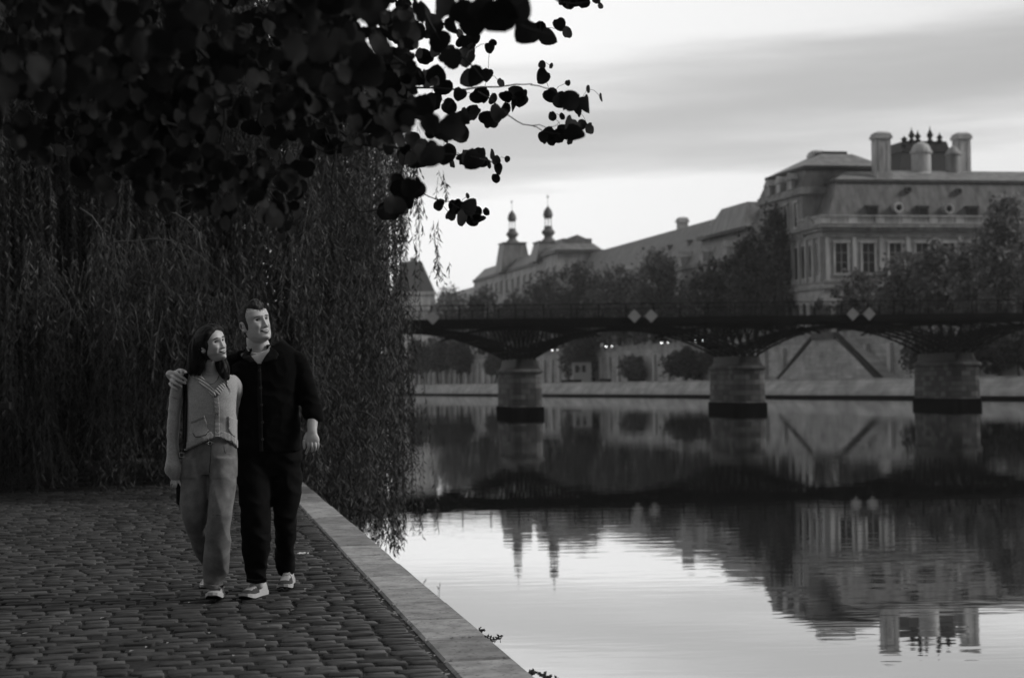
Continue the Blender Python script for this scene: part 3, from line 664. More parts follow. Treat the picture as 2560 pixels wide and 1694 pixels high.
def tree(base, h, r, seed, label, group, mi=0, n=5200, leaf=.34, low=.22, narrow=1.0, name='tree'):
    rg = np.random.default_rng(seed); rt = random.Random(seed); base = Vector(base)
    t_ = thing(name, tuple(base), label, 'tree', group)
    mb = MB(); top = base + Vector((rt.gauss(0,.4), rt.gauss(0,.4), h*.72)); mid = base.lerp(top, .5) + Vector((rt.gauss(0,.3), 0, 0))
    mb.tube([base - Vector((0,0,.1)), base.lerp(mid, .5), mid, top], [h*.024, h*.019, h*.015, h*.005], 8)
    blobs = []
    nb = 15
    for k in range(nb):
        f = (k + .5) / nb; z = h * (low + (1-low) * f * .9); prof = math.sin(math.pi * min(1, .18 + .80*f)) ** .7
        a_ = k*2.4 + rt.uniform(-.4,.4); rad = r * prof * rt.uniform(.35, .75)
        c_ = (base.x + rad*math.cos(a_), base.y + rad*math.sin(a_), base.z + z)
        s_ = r * rt.uniform(.36, .55) * (.6 + .5*prof); blobs.append((c_, (s_, s_, s_*.85*narrow), s_**2))
        mb.tube([base.lerp(top, min(.95, .3 + .6*f)), Vector(c_)], [h*.008, h*.003], 5)
    mb.build('trunk', M['bark'], t_)
    V, Q = crown_np(rg, blobs, n, leaf); V = V - np.array(base)
    obj('crown', np_mesh('crown', V, Q), MLEAF[mi], t_)
    return t_
def tree_px(px, ytop, wpx, seed, label, mi=0, off=16., zb=8.0, n=5200, leaf=.34, low=.22, grp='street trees in front of the palace', Dfix=None, yb=None):
    k_ = 51.4 + off/.948 + .335*202; D = Dfix or k_ / ((px-CX)/F + .335); c = at(px, ytop, D); h = c.z - zb
    return tree((c.x, c.y, zb), h, wpx/2/F*D, seed, label, grp, mi, n, leaf, low)
TR = [(1125,698,140,'small far tree left of the lantern turrets',0),(1205,700,150,'low round tree just below the left lantern turret',1),(1290,716,110,'dark tree below the gap between the lantern turrets',1),
      (1365,664,150,'broad tree right under the right lantern turret',1),(1450,640,175,'wide dark crown left of the middle diamond signs',1),(1545,640,150,'soft crowned tree directly above the left middle diamond sign',0),
      (1645,612,175,'pale wide crowned tree right of the middle diamond signs',0),(1780,636,150,'dark rounded tree right of the pale wide one',1),
      (1882,545,150,'tall dark tree forming the left half of the tallest clump',1),(1950,486,158,'tallest darkest tree against the pavilion roof edge',1),
      (2060,735,70,'small tree at the arcade corner above the stair',0),(2150,672,150,'tree covering the corner of the big palace',0),
      (2262,618,185,'tree before the big palace, below its first round window',0),(2352,592,180,'tree before the palace, left of the tall feathery pair',0),
      (2445,560,150,'feathery tree half hidden by the tallest right tree',2),(2515,452,170,'tall feathery tree near the right edge reaching the roof',2),(2610,560,170,'feathery tree cut by the right edge of the picture',2)]
for i, (px, yt, w, lb, mi) in enumerate(TR):
    tall = yt < 560; tree_px(px, yt, w, 100+i, lb, mi, off=15 if px < 2380 else 13, n=7500 if tall or w > 160 else 5200, low=.12 if mi != 2 else .05)
LO = [(1040,848,80,'dark bushy tree on the lower quay beside the willow',1),(1095,838,95,'dark tree under the first bridge arch',1),(1150,850,80,'second dark tree under the first bridge arch',1),(1235,872,55,'pale small round tree beside the left pier',2),
      (1455,815,125,'black conical tree on the quay under the second arch',1),(1580,892,70,'low shrubby tree on the lower quay between the piers',0),(1715,876,120,'dark low tree on the quay left of the middle pier',1),(1790,868,95,'dark low tree directly behind the middle pier',1),
      (2330,838,150,'dark tree behind the right pier',1),(2445,822,150,'dark tree with a thin leaning trunk right of the right pier',1),(2545,818,150,'dark tree with a thin trunk at the right edge',1)]
for i, (px, yt, w, lb, mi) in enumerate(LO):
    tree_px(px, yt, w, 300+i, lb, mi, off=8.5 if px < 2300 else 7.5, zb=2.45, low=.3 if px != 1455 else .1, grp='trees on the lower quay', n=4200, leaf=.3)
# small vehicles with headlights on the street, a hut and low walls on the lower quay
def car(px, D, label, facing=-1, lit=True, z=8.0, grp='cars on the embankment street'):
    c = at(px, 870, D); fr = FF.copy(); fr.translation = Vector((c.x, c.y, z)); t_ = thing('car', (c.x, c.y, z), label, 'car', grp)
    mb = MB(fr); L_ = 4.2
    mb.prism([(-2.1,.35),(2.1,.35),(2.15,.75),(1.9,.95),(1.1,1.0),(.6,1.42),(-.9,1.45),(-1.5,1.02),(-2.05,.95),(-2.1,.7)], -.85, .85, 'x'); b_ = mb.build('body', mat('car_paint', .03, .3, metal=.3), t_, bevel=.05)
    mb = MB(fr); mb.prism([(1.02,1.03),(.6,1.36),(-.88,1.38),(-1.4,1.03)], -.87, .87, 'x'); mb.prism([(-1.52,1.04),(-.92,1.40),(-.9,1.46),(-1.56,1.06)], -.75, .75, 'x'); mb.build('window', M['dark'], t_)
    for x in (-.8, .8):
        for y in (-1.35, 1.3):
            f2 = fr @ Matrix.Translation((x, y, .33)) @ Matrix.Rotation(math.pi/2, 4, 'Y'); mb = MB(f2); mb.lathe([(.2,-.1),(.33,-.1),(.33,.1),(.2,.1)], n=14); mb.build('wheel', M['iron'], t_)
    for x in (-.6, .6):
        f2 = fr @ Matrix.Translation((x, -2.1, .68)) @ Matrix.Rotation(math.pi/2, 4, 'X'); mb = MB(f2); mb.lathe([(.12,-.05),(.12,.04),(.02,.06)], n=12)
        mb.build('headlight', mat('headlight', .8, emis=9 if lit else 0), t_)
for px, D, lb in ((1147, 420, 'distant car with lit headlights seen under the first arch'), (1381, 352, 'car with lit headlights right of the left pier'), (1515, 345, 'car with lit headlights behind the dark conical tree'),
                  (1653, 297, 'car with the brightest headlights midway between the piers'), (1738, 285, 'car with lit headlights just left of the middle pier')):
    z_ = 8.0; 
    # place on the street level just behind the parapet
    k_ = 51.4 + 14.5/.948 + .335*202; D2 = k_ / ((px-CX)/F + .335); car(px, D2, lb, z=8.6)
def qbox(px0, px1, y0, y1, off, name, label, cat, mt, depth=2.0, roof=False):
    k_ = 51.4 + off/.948 + .335*202; pm = (px0+px1)/2; D = k_ / ((pm-CX)/F + .335); a = at(px0, y1, D); b = at(px1, y0, D)
    t_ = thing(name, (a.x, a.y, 2.5), label, cat); mb = MB(); mb.box(a.x, b.x, D, D+depth, 2.47, b.z); w_ = mb.build('body', mt, t_, bevel=.05)
    if roof: mb = MB(); mb.box(a.x-.25, b.x+.25, D-.25, D+depth+.2, b.z, b.z+.3); mb.build('roof', M['slate'], t_)
    mb = MB(); x = a.x + .5
    while x < b.x - .9: mb.box(x, x+.7, D-.04, D-.002, 2.47+(b.z-2.47)*.5, 2.47+(b.z-2.47)*.85); x += 1.3
    mb.build('window', M['dark'], t_); return t_
qbox(1432, 1478, 905, 946, 7, 'quay_cabin', 'small pale cabin with dark windows on the lower quay', 'cabin', mat('cabin_paint', .5, .6), roof=True)
qbox(1404, 1454, 948, 958, 3.2, 'moored_container', 'low black container at the edge of the lower quay', 'container', mat('black_paint', .02), depth=1.6)
qbox(1500, 1528, 946, 957, 3.2, 'moored_container', 'short black container, middle one on the lower quay edge', 'container', mat('black_paint', .02), depth=1.6)
qbox(1570, 1612, 944, 956, 3.2, 'moored_container', 'black container nearest the middle pier', 'container', mat('black_paint', .02), depth=1.6)
def lamp(px, off, label, zb=8.0, h=5.5):
    k_ = 51.4 + off/.948 + .335*202; D = k_ / ((px-CX)/F + .335); c = at(px, 900, D); t_ = thing('street_lamp', (c.x, c.y, zb), label, 'street lamp', 'street lamps on the embankment')
    mb = MB(); mb.lathe([(.2,0),(.14,.5),(.07,.8),(.05,h-.5),(.12,h-.4)], (c.x,c.y,zb), 10); mb.build('post', M['iron'], t_)
    mb = MB(); mb.lathe([(.1,h-.4),(.24,h+.15),(.26,h+.2),(.05,h+.5)], (c.x,c.y,zb), 8); mb.build('lantern', mat('lamp_glass', .4, .3), t_)
for px, lb in ((1560,'street lamp seen under the second arch'),(1690,'street lamp left of the middle pier'),(2036,'street lamp left of the staircase top'),(2097,'street lamp at the staircase top')): lamp(px, 12.6, lb)
# ================================================================ weeping willow
rg = np.random.default_rng(77); rw = random.Random(77)
WC = Vector((-7.2, 28.0)); WRX, WRY = 5.65, 6.2
def dome(x, y):
    r2 = ((x-WC.x)/WRX)**2 + ((y-WC.y)/WRY)**2
    return 6.0 + 7.5 * math.sqrt(max(0, 1 - min(r2, 1)*.93)) - .55*max(0, x+5.5)
def over_water(x, y): return x > kx(y) + .05
wil = thing('willow_tree', (-8.0, 28.5, ZQ), 'large weeping willow trailing its curtains over the quay and water', 'tree')
mb = MB()
tb = Vector((-8.0, 28.5, ZQ-.1))
mb.tube([tb, tb+Vector((.1,0,1.2)), tb+Vector((.3,.1,3)), tb+Vector((.2,.3,5))], [.62,.48,.42,.36], 14); 
for k in range(11):
    a = k*2.399; r_ = rw.uniform(3, 5); e = Vector((WC.x+r_*math.cos(a), WC.y+r_*math.sin(a), 0)); e.z = dome(e.x, e.y)-1.0
    p0 = tb + Vector((.2,.2,rw.uniform(3,5))); m1 = p0.lerp(e, .5) + Vector((0,0,1.4)); mb.tube([p0, p0.lerp(m1,.5)+Vector((0,0,.5)), m1, m1.lerp(e,.6)+Vector((0,0,.3)), e], [.24,.18,.12,.07,.03], 8)
mb.build('trunk', M['bark'], wil)
LV = []; sticks = MB()
def strand(x, y, zt, zb, lean=(0,0), leaf=.10, step=.030, w=.19, stick=True, wid=1.0):
    ln = zt - zb
    if ln < .15: return
    n = max(3, int(ln/step)); s = (np.arange(n) + rg.uniform(0,1,n)) * (ln/n)
    ax, ay = rg.normal(0, .045, 2); p1, p2 = rg.uniform(0, 6.28, 2)
    px_ = x + lean[0]*s/ln + ax*np.sin(s*1.1+p1); py_ = y + lean[1]*s/ln + ay*np.sin(s*1.3+p2); pz = zt - s
    P = np.stack([px_, py_, pz], 1)
    a = rg.uniform(0, 2*np.pi, n); out = rg.uniform(.25, .85, n)
    d = np.stack([np.cos(a)*out, np.sin(a)*out, -np.ones(n)*rg.uniform(.5, 1.1, n)], 1); d /= np.linalg.norm(d, axis=1)[:, None]
    l_ = leaf * rg.uniform(.6, 1.25, n)[:, None]; t_ = np.cross(d, rg.normal(size=(n,3))); t_ /= np.linalg.norm(t_, axis=1)[:, None]
    hw = l_ * w * .5 * wid
    LV.append(np.stack([P, P + d*l_*.45 + t_*hw, P + d*l_, P + d*l_*.45 - t_*hw], 1).reshape(-1, 3))
    if stick:
        k = np.linspace(0, ln, 6); sticks.tube([(x + lean[0]*q/ln + ax*math.sin(q*1.1+p1), y + lean[1]*q/ln + ay*math.sin(q*1.3+p2), zt - q) for q in k], .0028, 3, cap=False)
def bottom(x, y):
    if over_water(x, y):
        q = (x - kx(y)) / 3.2
        return rw.uniform(.25, 1.5) + max(0, q-.75)*3.0
    return ZQ + abs(rw.gauss(0, .35)) + .03
# outer curtain, dense towards the camera; shell then inside
def pick(lo, hi, front=True):
    while True:
        a = rw.uniform(0, 2*math.pi); f = rw.uniform(lo, hi)
        x, y = WC.x + WRX*f*math.cos(a), WC.y + WRY*f*math.sin(a)
        if front and y > WC.y + 3.2: continue
        if x < -9.2: continue
        return x, y
CL = [pick(.80, 1.0) for _ in range(120)]
for i in range(1650):
    if rw.random() < .72: x, y = rw.choice(CL); x += rw.gauss(0, .09); y += rw.gauss(0, .12)
    else: x, y = pick(.80, 1.0)
    D = dome(x, y); zb = bottom(x, y)
    # each hanging shoot starts somewhere on the curtain, a few from the top
    zt = zb + (D - zb) * rw.choice([rw.uniform(.2, .6), rw.uniform(.45, 1), 1])
    zb2 = zb if rw.random() < .72 else zb + rw.uniform(0, .5)*(zt-zb)
    strand(x, y, zt, zb2, (rw.gauss(0,.09), rw.gauss(-.05,.1)))
for i in range(1250):
    x, y = pick(.25, .82); D = dome(x, y) - rw.uniform(0, 1.2); zb = bottom(x, y) + rw.uniform(0, .8)
    strand(x, y, D, zb, (rw.gauss(0,.2), rw.gauss(0,.2)), leaf=.13, step=.06, w=.34, stick=False)
# dense inner shade foliage (broad overlapping leaves)
# clumps: bunches of sideways shoots in front that catch light
def arch_branch(pix, D0, D1, rad=.011, sprays=10, hang=(.25, .9), nm='branch', leaf=.085):
    pts = [at(px, py, D0 + (D1-D0)*i/(len(pix)-1)) for i, (px, py) in enumerate(pix)]
    n = len(pts); mbb = MB(); mbb.tube(pts, [rad*(1 - .7*i/(n-1)) for i in range(n)], 6); o = mbb.build(nm, M['twig'], wil, smooth=True)
    for k in range(sprays):
        f = rw.uniform(.15, 1)*(n-1); i = min(int(f), n-2); p = pts[i].lerp(pts[i+1], f-i)
        h_ = rw.uniform(*hang); strand(p.x, p.y, p.z, p.z-h_, (rw.gauss(.02,.12), rw.gauss(0,.1)), step=.026)
    return o
BRS = [([(262,612),(300,604),(345,602),(385,597),(430,602),(470,617),(515,650),(560,690),(600,728),(620,756)], 21.2, 20.4, 22),
       ([(428,603),(452,625),(466,660),(475,700),(479,745)], 21.0, 20.8, 9),
       ([(412,528),(440,534),(470,552),(497,580),(515,592)], 21.4, 21, 8), ([(497,580),(503,620),(520,660)], 21, 20.9, 5),
       ([(330,735),(370,730),(430,733),(480,742),(520,760)], 21.0, 20.6, 16), ([(350,700),(400,715),(455,740),(500,748),(545,742)], 20.9, 20.4, 14),
       ([(480,752),(505,775),(522,800),(533,812)], 20.6, 20.4, 8), ([(200,520),(230,540),(255,575),(262,640)], 21.4, 21, 9),
       ([(860,660),(885,655),(908,668),(925,695),(932,730),(934,770)], 22.4, 22.0, 12), ([(780,956),(805,955),(840,975),(865,1008),(880,1030)], 21.5, 21.2, 12),
       ([(885,1027),(915,1030),(940,1048),(958,1072),(962,1110)], 22, 21.6, 9), ([(300,790),(325,815),(370,830),(420,850)], 21, 20.7, 8),
       ([(640,795),(672,810),(690,828),(708,850)], 21, 20.8, 10), ([(585,470),(640,490),(700,545),(740,620)], 22, 21.5, 12)]
for b_ in BRS: arch_branch(b_[0], b_[1], b_[2], sprays=b_[3])
# light-catching bunches in the middle of the curtain
for i in range(230):
    px, py = rw.choice([(rw.gauss(400, 110), rw.gauss(720, 90)), (rw.gauss(440, 80), rw.gauss(760, 60)), (rw.uniform(0, 620), rw.uniform(540, 1150)), (rw.uniform(700, 1000), rw.uniform(300, 1150))])
    c = at(px, py, rw.uniform(20.2, 22.2))
    if c.z < 2.4: continue
    for k in range(5): strand(c.x + rw.gauss(0,.12), c.y + rw.gauss(0,.12), c.z + rw.gauss(0,.1), max(c.z - rw.uniform(.4, .9), ZQ+.1 if not over_water(c.x, c.y) else .4), (rw.gauss(.02,.13), rw.gauss(0,.08)), step=.03)
# hanging sprays at the right silhouette against the sky and over the water
for px, y0, y1, D, m_ in ((905,120,700,25,5),(940,150,760,25,6),(965,250,700,24.5,6),(985,330,640,24,5),(1000,380,620,24,4),(1012,400,560,24,3),(1045,405,548,23.5,3),(1035,380,500,23.5,3),
                       (1098,425,512,22,3),(1104,420,500,22,2),(1085,540,700,22.5,2),(1095,630,716,22.5,3),(1078,560,650,22.5,1),(1108,650,712,22.6,2),(1020,600,900,25,0),
                       (1000,760,1000,25,3),(1015,700,820,25,1),(985,900,1090,25,4),(1008,1000,1080,25,1),(1020,1040,1190,25,1),(975,1100,1385,23.5,5),(950,1080,1340,23,6),(925,1050,1300,22.6,6),(985,1280,1390,23.6,3),(965,1180,1370,23.2,4),
                       (900,1050,1290,22.3,6),(870,1040,1262,22,6),(840,1010,1235,21.8,6),(810,1000,1215,21.6,5),(785,990,1190,21.6,5)):
    for k in range(m_):
        a = at(px + rw.gauss(0, 5), y0 + rw.uniform(0, 22), D + rw.gauss(0,.2)); b = at(px, y1 - rw.uniform(0, 40), D)
        strand(a.x, a.y, a.z, max(b.z, .12), (rw.gauss(0,.06), 0), step=.028, wid=1.1)
V = np.concatenate(LV); V = V - np.array(wil.location); nq = len(V)//4
print('willow leaves', nq)
obj('crown', np_mesh('crown', V, np.arange(nq*4).reshape(-1,4)), leaf_mat('willow_leaf', .066, .2), wil)
sticks.build('shoots', M['twig'], wil)
# dark trees of the island behind the willow
for i, (x, y, h, r_, lb, n) in enumerate(((-16.5, 33, 15, 5.5, 'dark broadleaf tree behind the left side of the willow', 9000), (-11, 41, 16, 5.5, 'dark broadleaf tree behind the middle of the willow', 9000),
                           (-25, 44, 17, 7, 'dark broadleaf tree at the far left behind the willow', 7000), (-13.5, 58, 18, 6, 'farthest dark broadleaf tree behind the willow', 7000))):
    tree((x, y, ZQ), h, r_, 500+i, lb, 'island trees behind the willow', 1, n, .36, .06)
# low shrubs filling under the curtains
for i, (x, y, h, r_, lb) in enumerate(((-12.0, 30.5, 3.2, 2.6, 'dark shrub at the left behind the willow curtain'), (-8.2, 33.5, 3.4, 2.6, 'dark shrub behind the couple and the willow curtain'), (-7.6, 39, 3.6, 2.2, 'dark shrub farthest along the quay behind the willow'))):
    t_ = thing('shrub', (x, y, ZQ), lb, 'shrub', 'shrubs behind the willow')
    V, Q = crown_np(np.random.default_rng(700+i), [((x+dx, y+dy, ZQ+h*.45+dz), (r_*.6, r_*.6, h*.5), 1) for dx, dy, dz in ((-r_*.4,0,0),(r_*.4,0,0),(0,.5,.5),(0,-.5,-.3))], 5000, .2)
    obj('foliage', np_mesh('foliage', V-np.array((x, y, ZQ)), Q), MLEAF[1], t_)
    mb = MB(); 
    for k in range(5): mb.tube([(x+.1*k-.2, y, ZQ-.05), (x+(k-2)*.3, y, ZQ+h*.5)], [.04,.015], 6)
    mb.build('stems', M['bark'], t_)

# ================================================================ overhanging tree with round leaves, close to the camera
rf_ = random.Random(31)
fg = thing('round_leaved_tree', (-3.4, 3.0, ZQ), 'dark round leaved tree overhanging the picture from the top left, close and blurred', 'tree')
mb = MB(); b0 = Vector((-3.4, 3.0, ZQ-.1))
mb.tube([b0, b0+Vector((.1,0,1)), b0+Vector((0,.2,2.2)), b0+Vector((.3,.5,3.2)), b0+Vector((.8,1.1,4.0))], [.26,.2,.17,.14,.11], 12)
mb.build('trunk', M['bark'], fg, smooth=True)
LVn = []; LFt = []
def rleaf(p, r, nrm, up):
    """heart/round leaf, gently folded"""
    nrm = nrm.normalized(); a = up - nrm*up.dot(nrm); a = a.normalized() if a.length > 1e-3 else nrm.orthogonal().normalized(); s_ = a.cross(nrm)
    n = 14; b = len(LVn); fold = rf_.uniform(.05, .35)
    LVn.append(tuple(p + a*(-r*.15)))
    for k in range(n):
        t = 2*math.pi*k/n; rr_ = r*(1.0 + .05*math.sin(3*t+r*200) - .22*math.exp(-((t-math.pi)/.35)**2) + .10*math.exp(-(min(t, 2*math.pi-t)/.25)**2))
        x = rr_*math.sin(t); y = rr_*math.cos(t)
        LVn.append(tuple(p + s_*x + a*y + nrm*(abs(x)*fold + .12*r*math.sin(2*t+r*90))))
    for k in range(n): LFt.append((b, b+1+k, b+1+(k+1) % n))
PETI = twigs = MB(); DTW = mat('dark_twig', .02, .8)
def leaf_px(px, py, rpx, ry=None, D=None, own=True):
    D = D or min(max(.040*F/rpx, 4.2), 8.2) if rpx < 45 else .05*F/rpx
    c = at(px, py, D); r = rpx/F*D
    tilt = rf_.gauss(0, .35) if ry is None else 1.15
    nrm = Vector((rf_.gauss(0,.8) + (tilt if ry else 0), -1, tilt-.25 if not ry else rf_.gauss(0,.2)))
    rleaf(c, r, nrm, Vector((rf_.gauss(0,.9), 0, -1 if rf_.random() < .7 else 1)))
    return c, r
def twig_px(pix, D, r0=.006, r1=.002):
    pts = [at(px, py, D + .1*math.sin(i)) for i, (px, py) in enumerate(pix)]; n = len(pts)
    sm = []
    for i in range(n-1):
        for f in (0, .5): 
            q = pts[i].lerp(pts[i+1], f); sm.append(q + Vector((rf_.gauss(0,.004), 0, rf_.gauss(0,.004))))
    sm.append(pts[-1]); m_ = len(sm); twigs.tube(sm, [r0 + (r1-r0)*i/(m_-1) for i in range(m_)], 5)
SIL = [(1316,80,32),(1345,70,20),(1370,92,24),(1416,82,16,1),(1400,60,18),(1247,38,50),(1200,20,40),(1160,25,38),(1110,18,36),(1290,22,40),(1180,60,34),(1224,119,15),(1232,106,11),(1148,84,13),(1171,107,19),(1185,95,16),(1102,103,30),(1085,120,22),(1125,145,30),(1158,142,26),(1175,125,16),
 (1194,191,28),(1220,187,18),(1170,196,24),(1041,191,25),(1065,195,24),(1090,190,26),(1110,215,22),(964,57,26),(940,90,22),(990,90,22),(1010,60,24),(949,115,20),(983,141,19),(960,165,24),(1358,191,21),(1354,163,12),(1377,165,8),
 (1377,237,20),(1400,250,22),(1423,252,27),(1465,258,24),(1469,222,11,1),(1502,243,12,1),(1419,207,8,1),(1445,275,18),(1358,344,17),(1393,340,20),(1410,330,20),(1435,329,28),(1473,321,15,1),(1455,312,14,1),(1380,352,14),(1425,350,14),(1380,290,13,1),(1405,292,10,1),
 (1301,249,20),(1290,232,20),(1312,240,16),(1285,262,18),(1251,207,12,1),(1209,237,20),(1230,245,16),(1192,240,20),(1247,283,24),(1217,298,22),(1262,270,18),(1186,283,22),(1160,290,22),(1235,305,16),(1133,314,34),(1110,330,26),(1150,335,24),(1048,268,32),(1075,262,26),(1020,262,24),
 (1079,383,36),(1050,372,28),(1110,385,26),(1120,380,22),(1182,398,27),(1160,392,22),(1205,386,22),(1228,386,14),(1240,400,14),(1247,421,16),(1240,445,13),(1128,405,16,1),(1268,398,9,1),(1222,410,12,1),(1030,350,22),(1050,400,20),
 (1096,513,14),(1100,505,12),(1125,535,18),(1152,543,22),(1171,515,23),(1145,520,20),(1196,547,19),(1217,528,11),(1169,490,8,1),(1180,540,20),(1190,525,16),(1140,508,14),(987,513,30),(1018,497,24),(965,525,26),(1010,520,16),
 (1490,3,11,1),(1460,5,16),(1440,0,18),(1425,10,14),(1410,-5,20),(1500,15,9,1),(985,210,26),(1000,240,24),(960,260,26),(930,200,26),(900,160,26),(880,220,24),(1000,310,26),(970,340,24),(1010,390,22),(905,310,24),(1085,60,26),(1050,30,30),(1040,80,24),(1020,110,20),(1060,140,20),(1130,60,26),(1090,245,18),(1150,235,18),(1120,265,20)]
PL = []
for l in SIL:
    c, r = leaf_px(l[0], l[1], l[2], ry=(l[3] if len(l) > 3 else None))
    if PL:
        q = min(PL, key=lambda p_: ((p_.x-c.x)**2 + (p_.z-c.z)**2 + .3*(p_.y-c.y)**2))
        if (q-c).length < .14: twigs.tube([c, c.lerp(q, .5) + Vector((0,0,.012)), q], .0011, 4)
    PL.append(c)
    if len(l) == 3 and l[2] > 18 and l[2] < 40 and rf_.random() < .8: leaf_px(l[0]+rf_.gauss(0, 9), l[1]+rf_.gauss(0, 7), l[2]*.9)
for pth, D, r0, r1 in (([(700,-40),(760,60),(800,140),(830,220),(845,330),(830,450)], 6.4, .012, .004), ([(845,330),(900,360),(980,370),(1060,380),(1120,388),(1200,392),(1240,410)], 6.6, .006, .002),
    ([(800,140),(880,180),(960,200),(1040,215),(1120,220),(1200,222),(1290,215),(1330,210)], 6.8, .007, .002), ([(1330,214),(1360,220),(1400,240),(1470,250)], 6.8, .0025, .0015),
    ([(1200,225),(1250,270),(1290,305),(1330,315),(1360,328),(1400,335)], 6.7, .003, .0015), ([(1330,315),(1370,318),(1400,305)], 6.8, .002, .001),
    ([(900,-30),(930,60),(955,140),(935,200),(900,270),(875,350)], 5.8, .012, .003), ([(1030,-30),(1060,40),(1110,110),(1160,150),(1210,200)], 6.2, .008, .002), ([(1160,150),(1185,120),(1220,110)], 6.2, .002, .001),
    ([(1120,-30),(1180,30),(1260,40),(1320,70),(1380,85)], 4.6, .006, .002), ([(840,450),(900,530),(960,520),(1010,505)], 6.5, .004, .0015), ([(1000,440),(1050,480),(1100,500),(1150,515),(1200,535)], 7, .003, .0015), ([(1010,370),(1000,440)], 6.8, .003, .002),
    ([(1360,-30),(1400,5),(1470,5)], 6, .004, .002), ([(120,-40),(200,60),(230,170),(290,260),(300,350)], 6, .011, .003), ([(420,-40),(430,60),(520,150),(555,160),(560,300),(540,430),(480,520)], 6, .012, .003),
    ([(300,200),(310,300),(290,380),(230,450)], 6.3, .006, .002), ([(320,300),(300,420),(340,520),(420,560)], 6.2, .005, .002), ([(640,210),(655,250),(740,270),(800,300)], 6.4, .005, .002), ([(650,240),(645,300),(660,360),(700,420)], 6.4, .005, .002),
    ([(500,400),(540,450),(500,500),(450,520)], 6, .004, .002), ([(560,420),(620,460),(700,470),(750,520)], 6.2, .004, .002), ([(60,-30),(60,120),(100,240),(70,400)], 5.6, .009, .003), ([(850,60),(760,90),(700,60)], 6, .004, .002), ([(780,-20),(790,80),(760,130),(800,200)], 6.2, .006, .002)):
    twigs = MB(); twig_px(pth, D, r0, r1); twigs.build('branch', DTW, fg)
twigs = PETI
# filling mass, top left: twigs with alternate leaves
def low_edge(px):
    return float(np.interp(px, [-50, 100, 250, 420, 560, 700, 800, 860, 960, 1010], [380, 440, 500, 570, 540, 590, 560, 470, 540, 540]))
cnt = 0
while cnt < 280:
    px = rf_.uniform(-60, 985); py = rf_.uniform(-60, 560) ** 1.0
    if py > low_edge(px) - 60: continue
    if rf_.random() < (py/low_edge(px))**2 * .72: continue
    D = rf_.uniform(4.6, 7.6); ang = rf_.gauss(.9, .7); ln = rf_.uniform(60, 150)
    pts = [(px + ln*f*math.cos(ang) + rf_.gauss(0,4), py + ln*f*math.sin(ang) + rf_.gauss(0,4)) for f in (0,.35,.7,1)]
    if pts[-1][1] > low_edge(pts[-1][0]) + rf_.gauss(0, 35): continue
    if 780 < pts[-1][0] < 1000 and 380 < pts[-1][1]: continue
    twig_px(pts, D, .0035, .0015)
    for k in range(9):
        f = rf_.uniform(0, 1)*2.99; i = int(f); q = (pts[i][0] + (pts[i+1][0]-pts[i][0])*(f-i), pts[i][1] + (pts[i+1][1]-pts[i][1])*(f-i))
        leaf_px(q[0] + rf_.gauss(0, 16), q[1] + rf_.gauss(8, 14), rf_.uniform(.016,.031)*F/D, D=D + rf_.gauss(0,.08), ry=(1 if rf_.random() < .25 else None))
    cnt += 1
for i in range(120):      # nearest dark layer along the top and the top left corner
    px = rf_.uniform(-100, 960); py = rf_.uniform(-80, 190 if px > 300 else 330)
    if 560 < px < 700 and py < 90 and rf_.random() < .8: continue
    leaf_px(px, py, rf_.uniform(20, 40), D=rf_.uniform(3.4, 5.4))
tag(twigs.build('twigs', DTW, fg), kind='stuff')
limbs = MB(); p0 = b0 + Vector((.8,1.1,4.0))
for e_ in ((at(120,-40,6)), (at(420,-40,6)), (at(700,-40,6.4)), (at(900,-30,5.8)), (at(1030,-30,6.2)), (at(1120,-30,4.6)), (at(1360,-30,6)), (at(60,-30,5.6)), (at(780,-20,6.2))):
    q = p0.lerp(e_, .5) + Vector((0,0,.35)); limbs.tube([p0, p0.lerp(q,.6)+Vector((0,0,.2)), q, e_], [.05,.035,.022,.011], 7)
limbs.build('limbs', M['bark'], fg)
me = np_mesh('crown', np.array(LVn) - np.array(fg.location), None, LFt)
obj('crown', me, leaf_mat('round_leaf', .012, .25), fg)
print('round leaves', len(LFt)//14)
# ================================================================ people
CAMP = Vector((0, 0, ZC))
def crom(a, n):
    """Catmull-Rom resample of a list of tuples"""
    a = np.array(a, float); m = len(a); out = []
    for q in np.linspace(0, m-1, n):
        i = min(int(q), m-2); t = q - i; p0, p1, p2, p3 = a[max(i-1,0)], a[i], a[i+1], a[min(i+2,m-1)]
        out.append(.5*((2*p1) + (-p0+p2)*t + (2*p0-5*p1+4*p2-p3)*t*t + (-p0+3*p1-3*p2+p3)*t**3))
    return np.array(out)
def loft(mb, Dp, secs, n=28, m=None, dpx=0.0, dm=0.0, ex=2.2):
    """secs: (px, py, d, rx in px, ry in m); rings square to the path"""
    s = crom(secs, m or max(6, len(secs)*4)); P = [at(a[0], a[1], Dp + a[2]) for a in s]; vs = []; fs = []
    for i, a in enumerate(s):
        t = (P[min(i+1, len(P)-1)] - P[max(i-1, 0)]).normalized(); side = t.cross(Vector((0,1,0)))
        if side.length < .2: side = Vector((1,0,0))
        side.normalize(); dep = side.cross(t).normalized(); rx = max(a[3] + dpx, .5)/F*(Dp + a[2]); ry = max(a[4] + dm, .002)
        for k in range(n):
            q = 2*math.pi*k/n; c, s_ = math.cos(q), math.sin(q); e_ = 2/ex
            vs.append(P[i] + side*rx*math.copysign(abs(c)**e_, c) + dep*ry*math.copysign(abs(s_)**e_, s_))
    m_ = len(P)
    for i in range(m_-1):
        for k in range(n): fs.append((i*n+k, i*n+(k+1)%n, (i+1)*n+(k+1)%n, (i+1)*n+k))
    fs.append(list(range(n))[::-1]); fs.append([(m_-1)*n+k for k in range(n)]); mb.add(vs, fs)
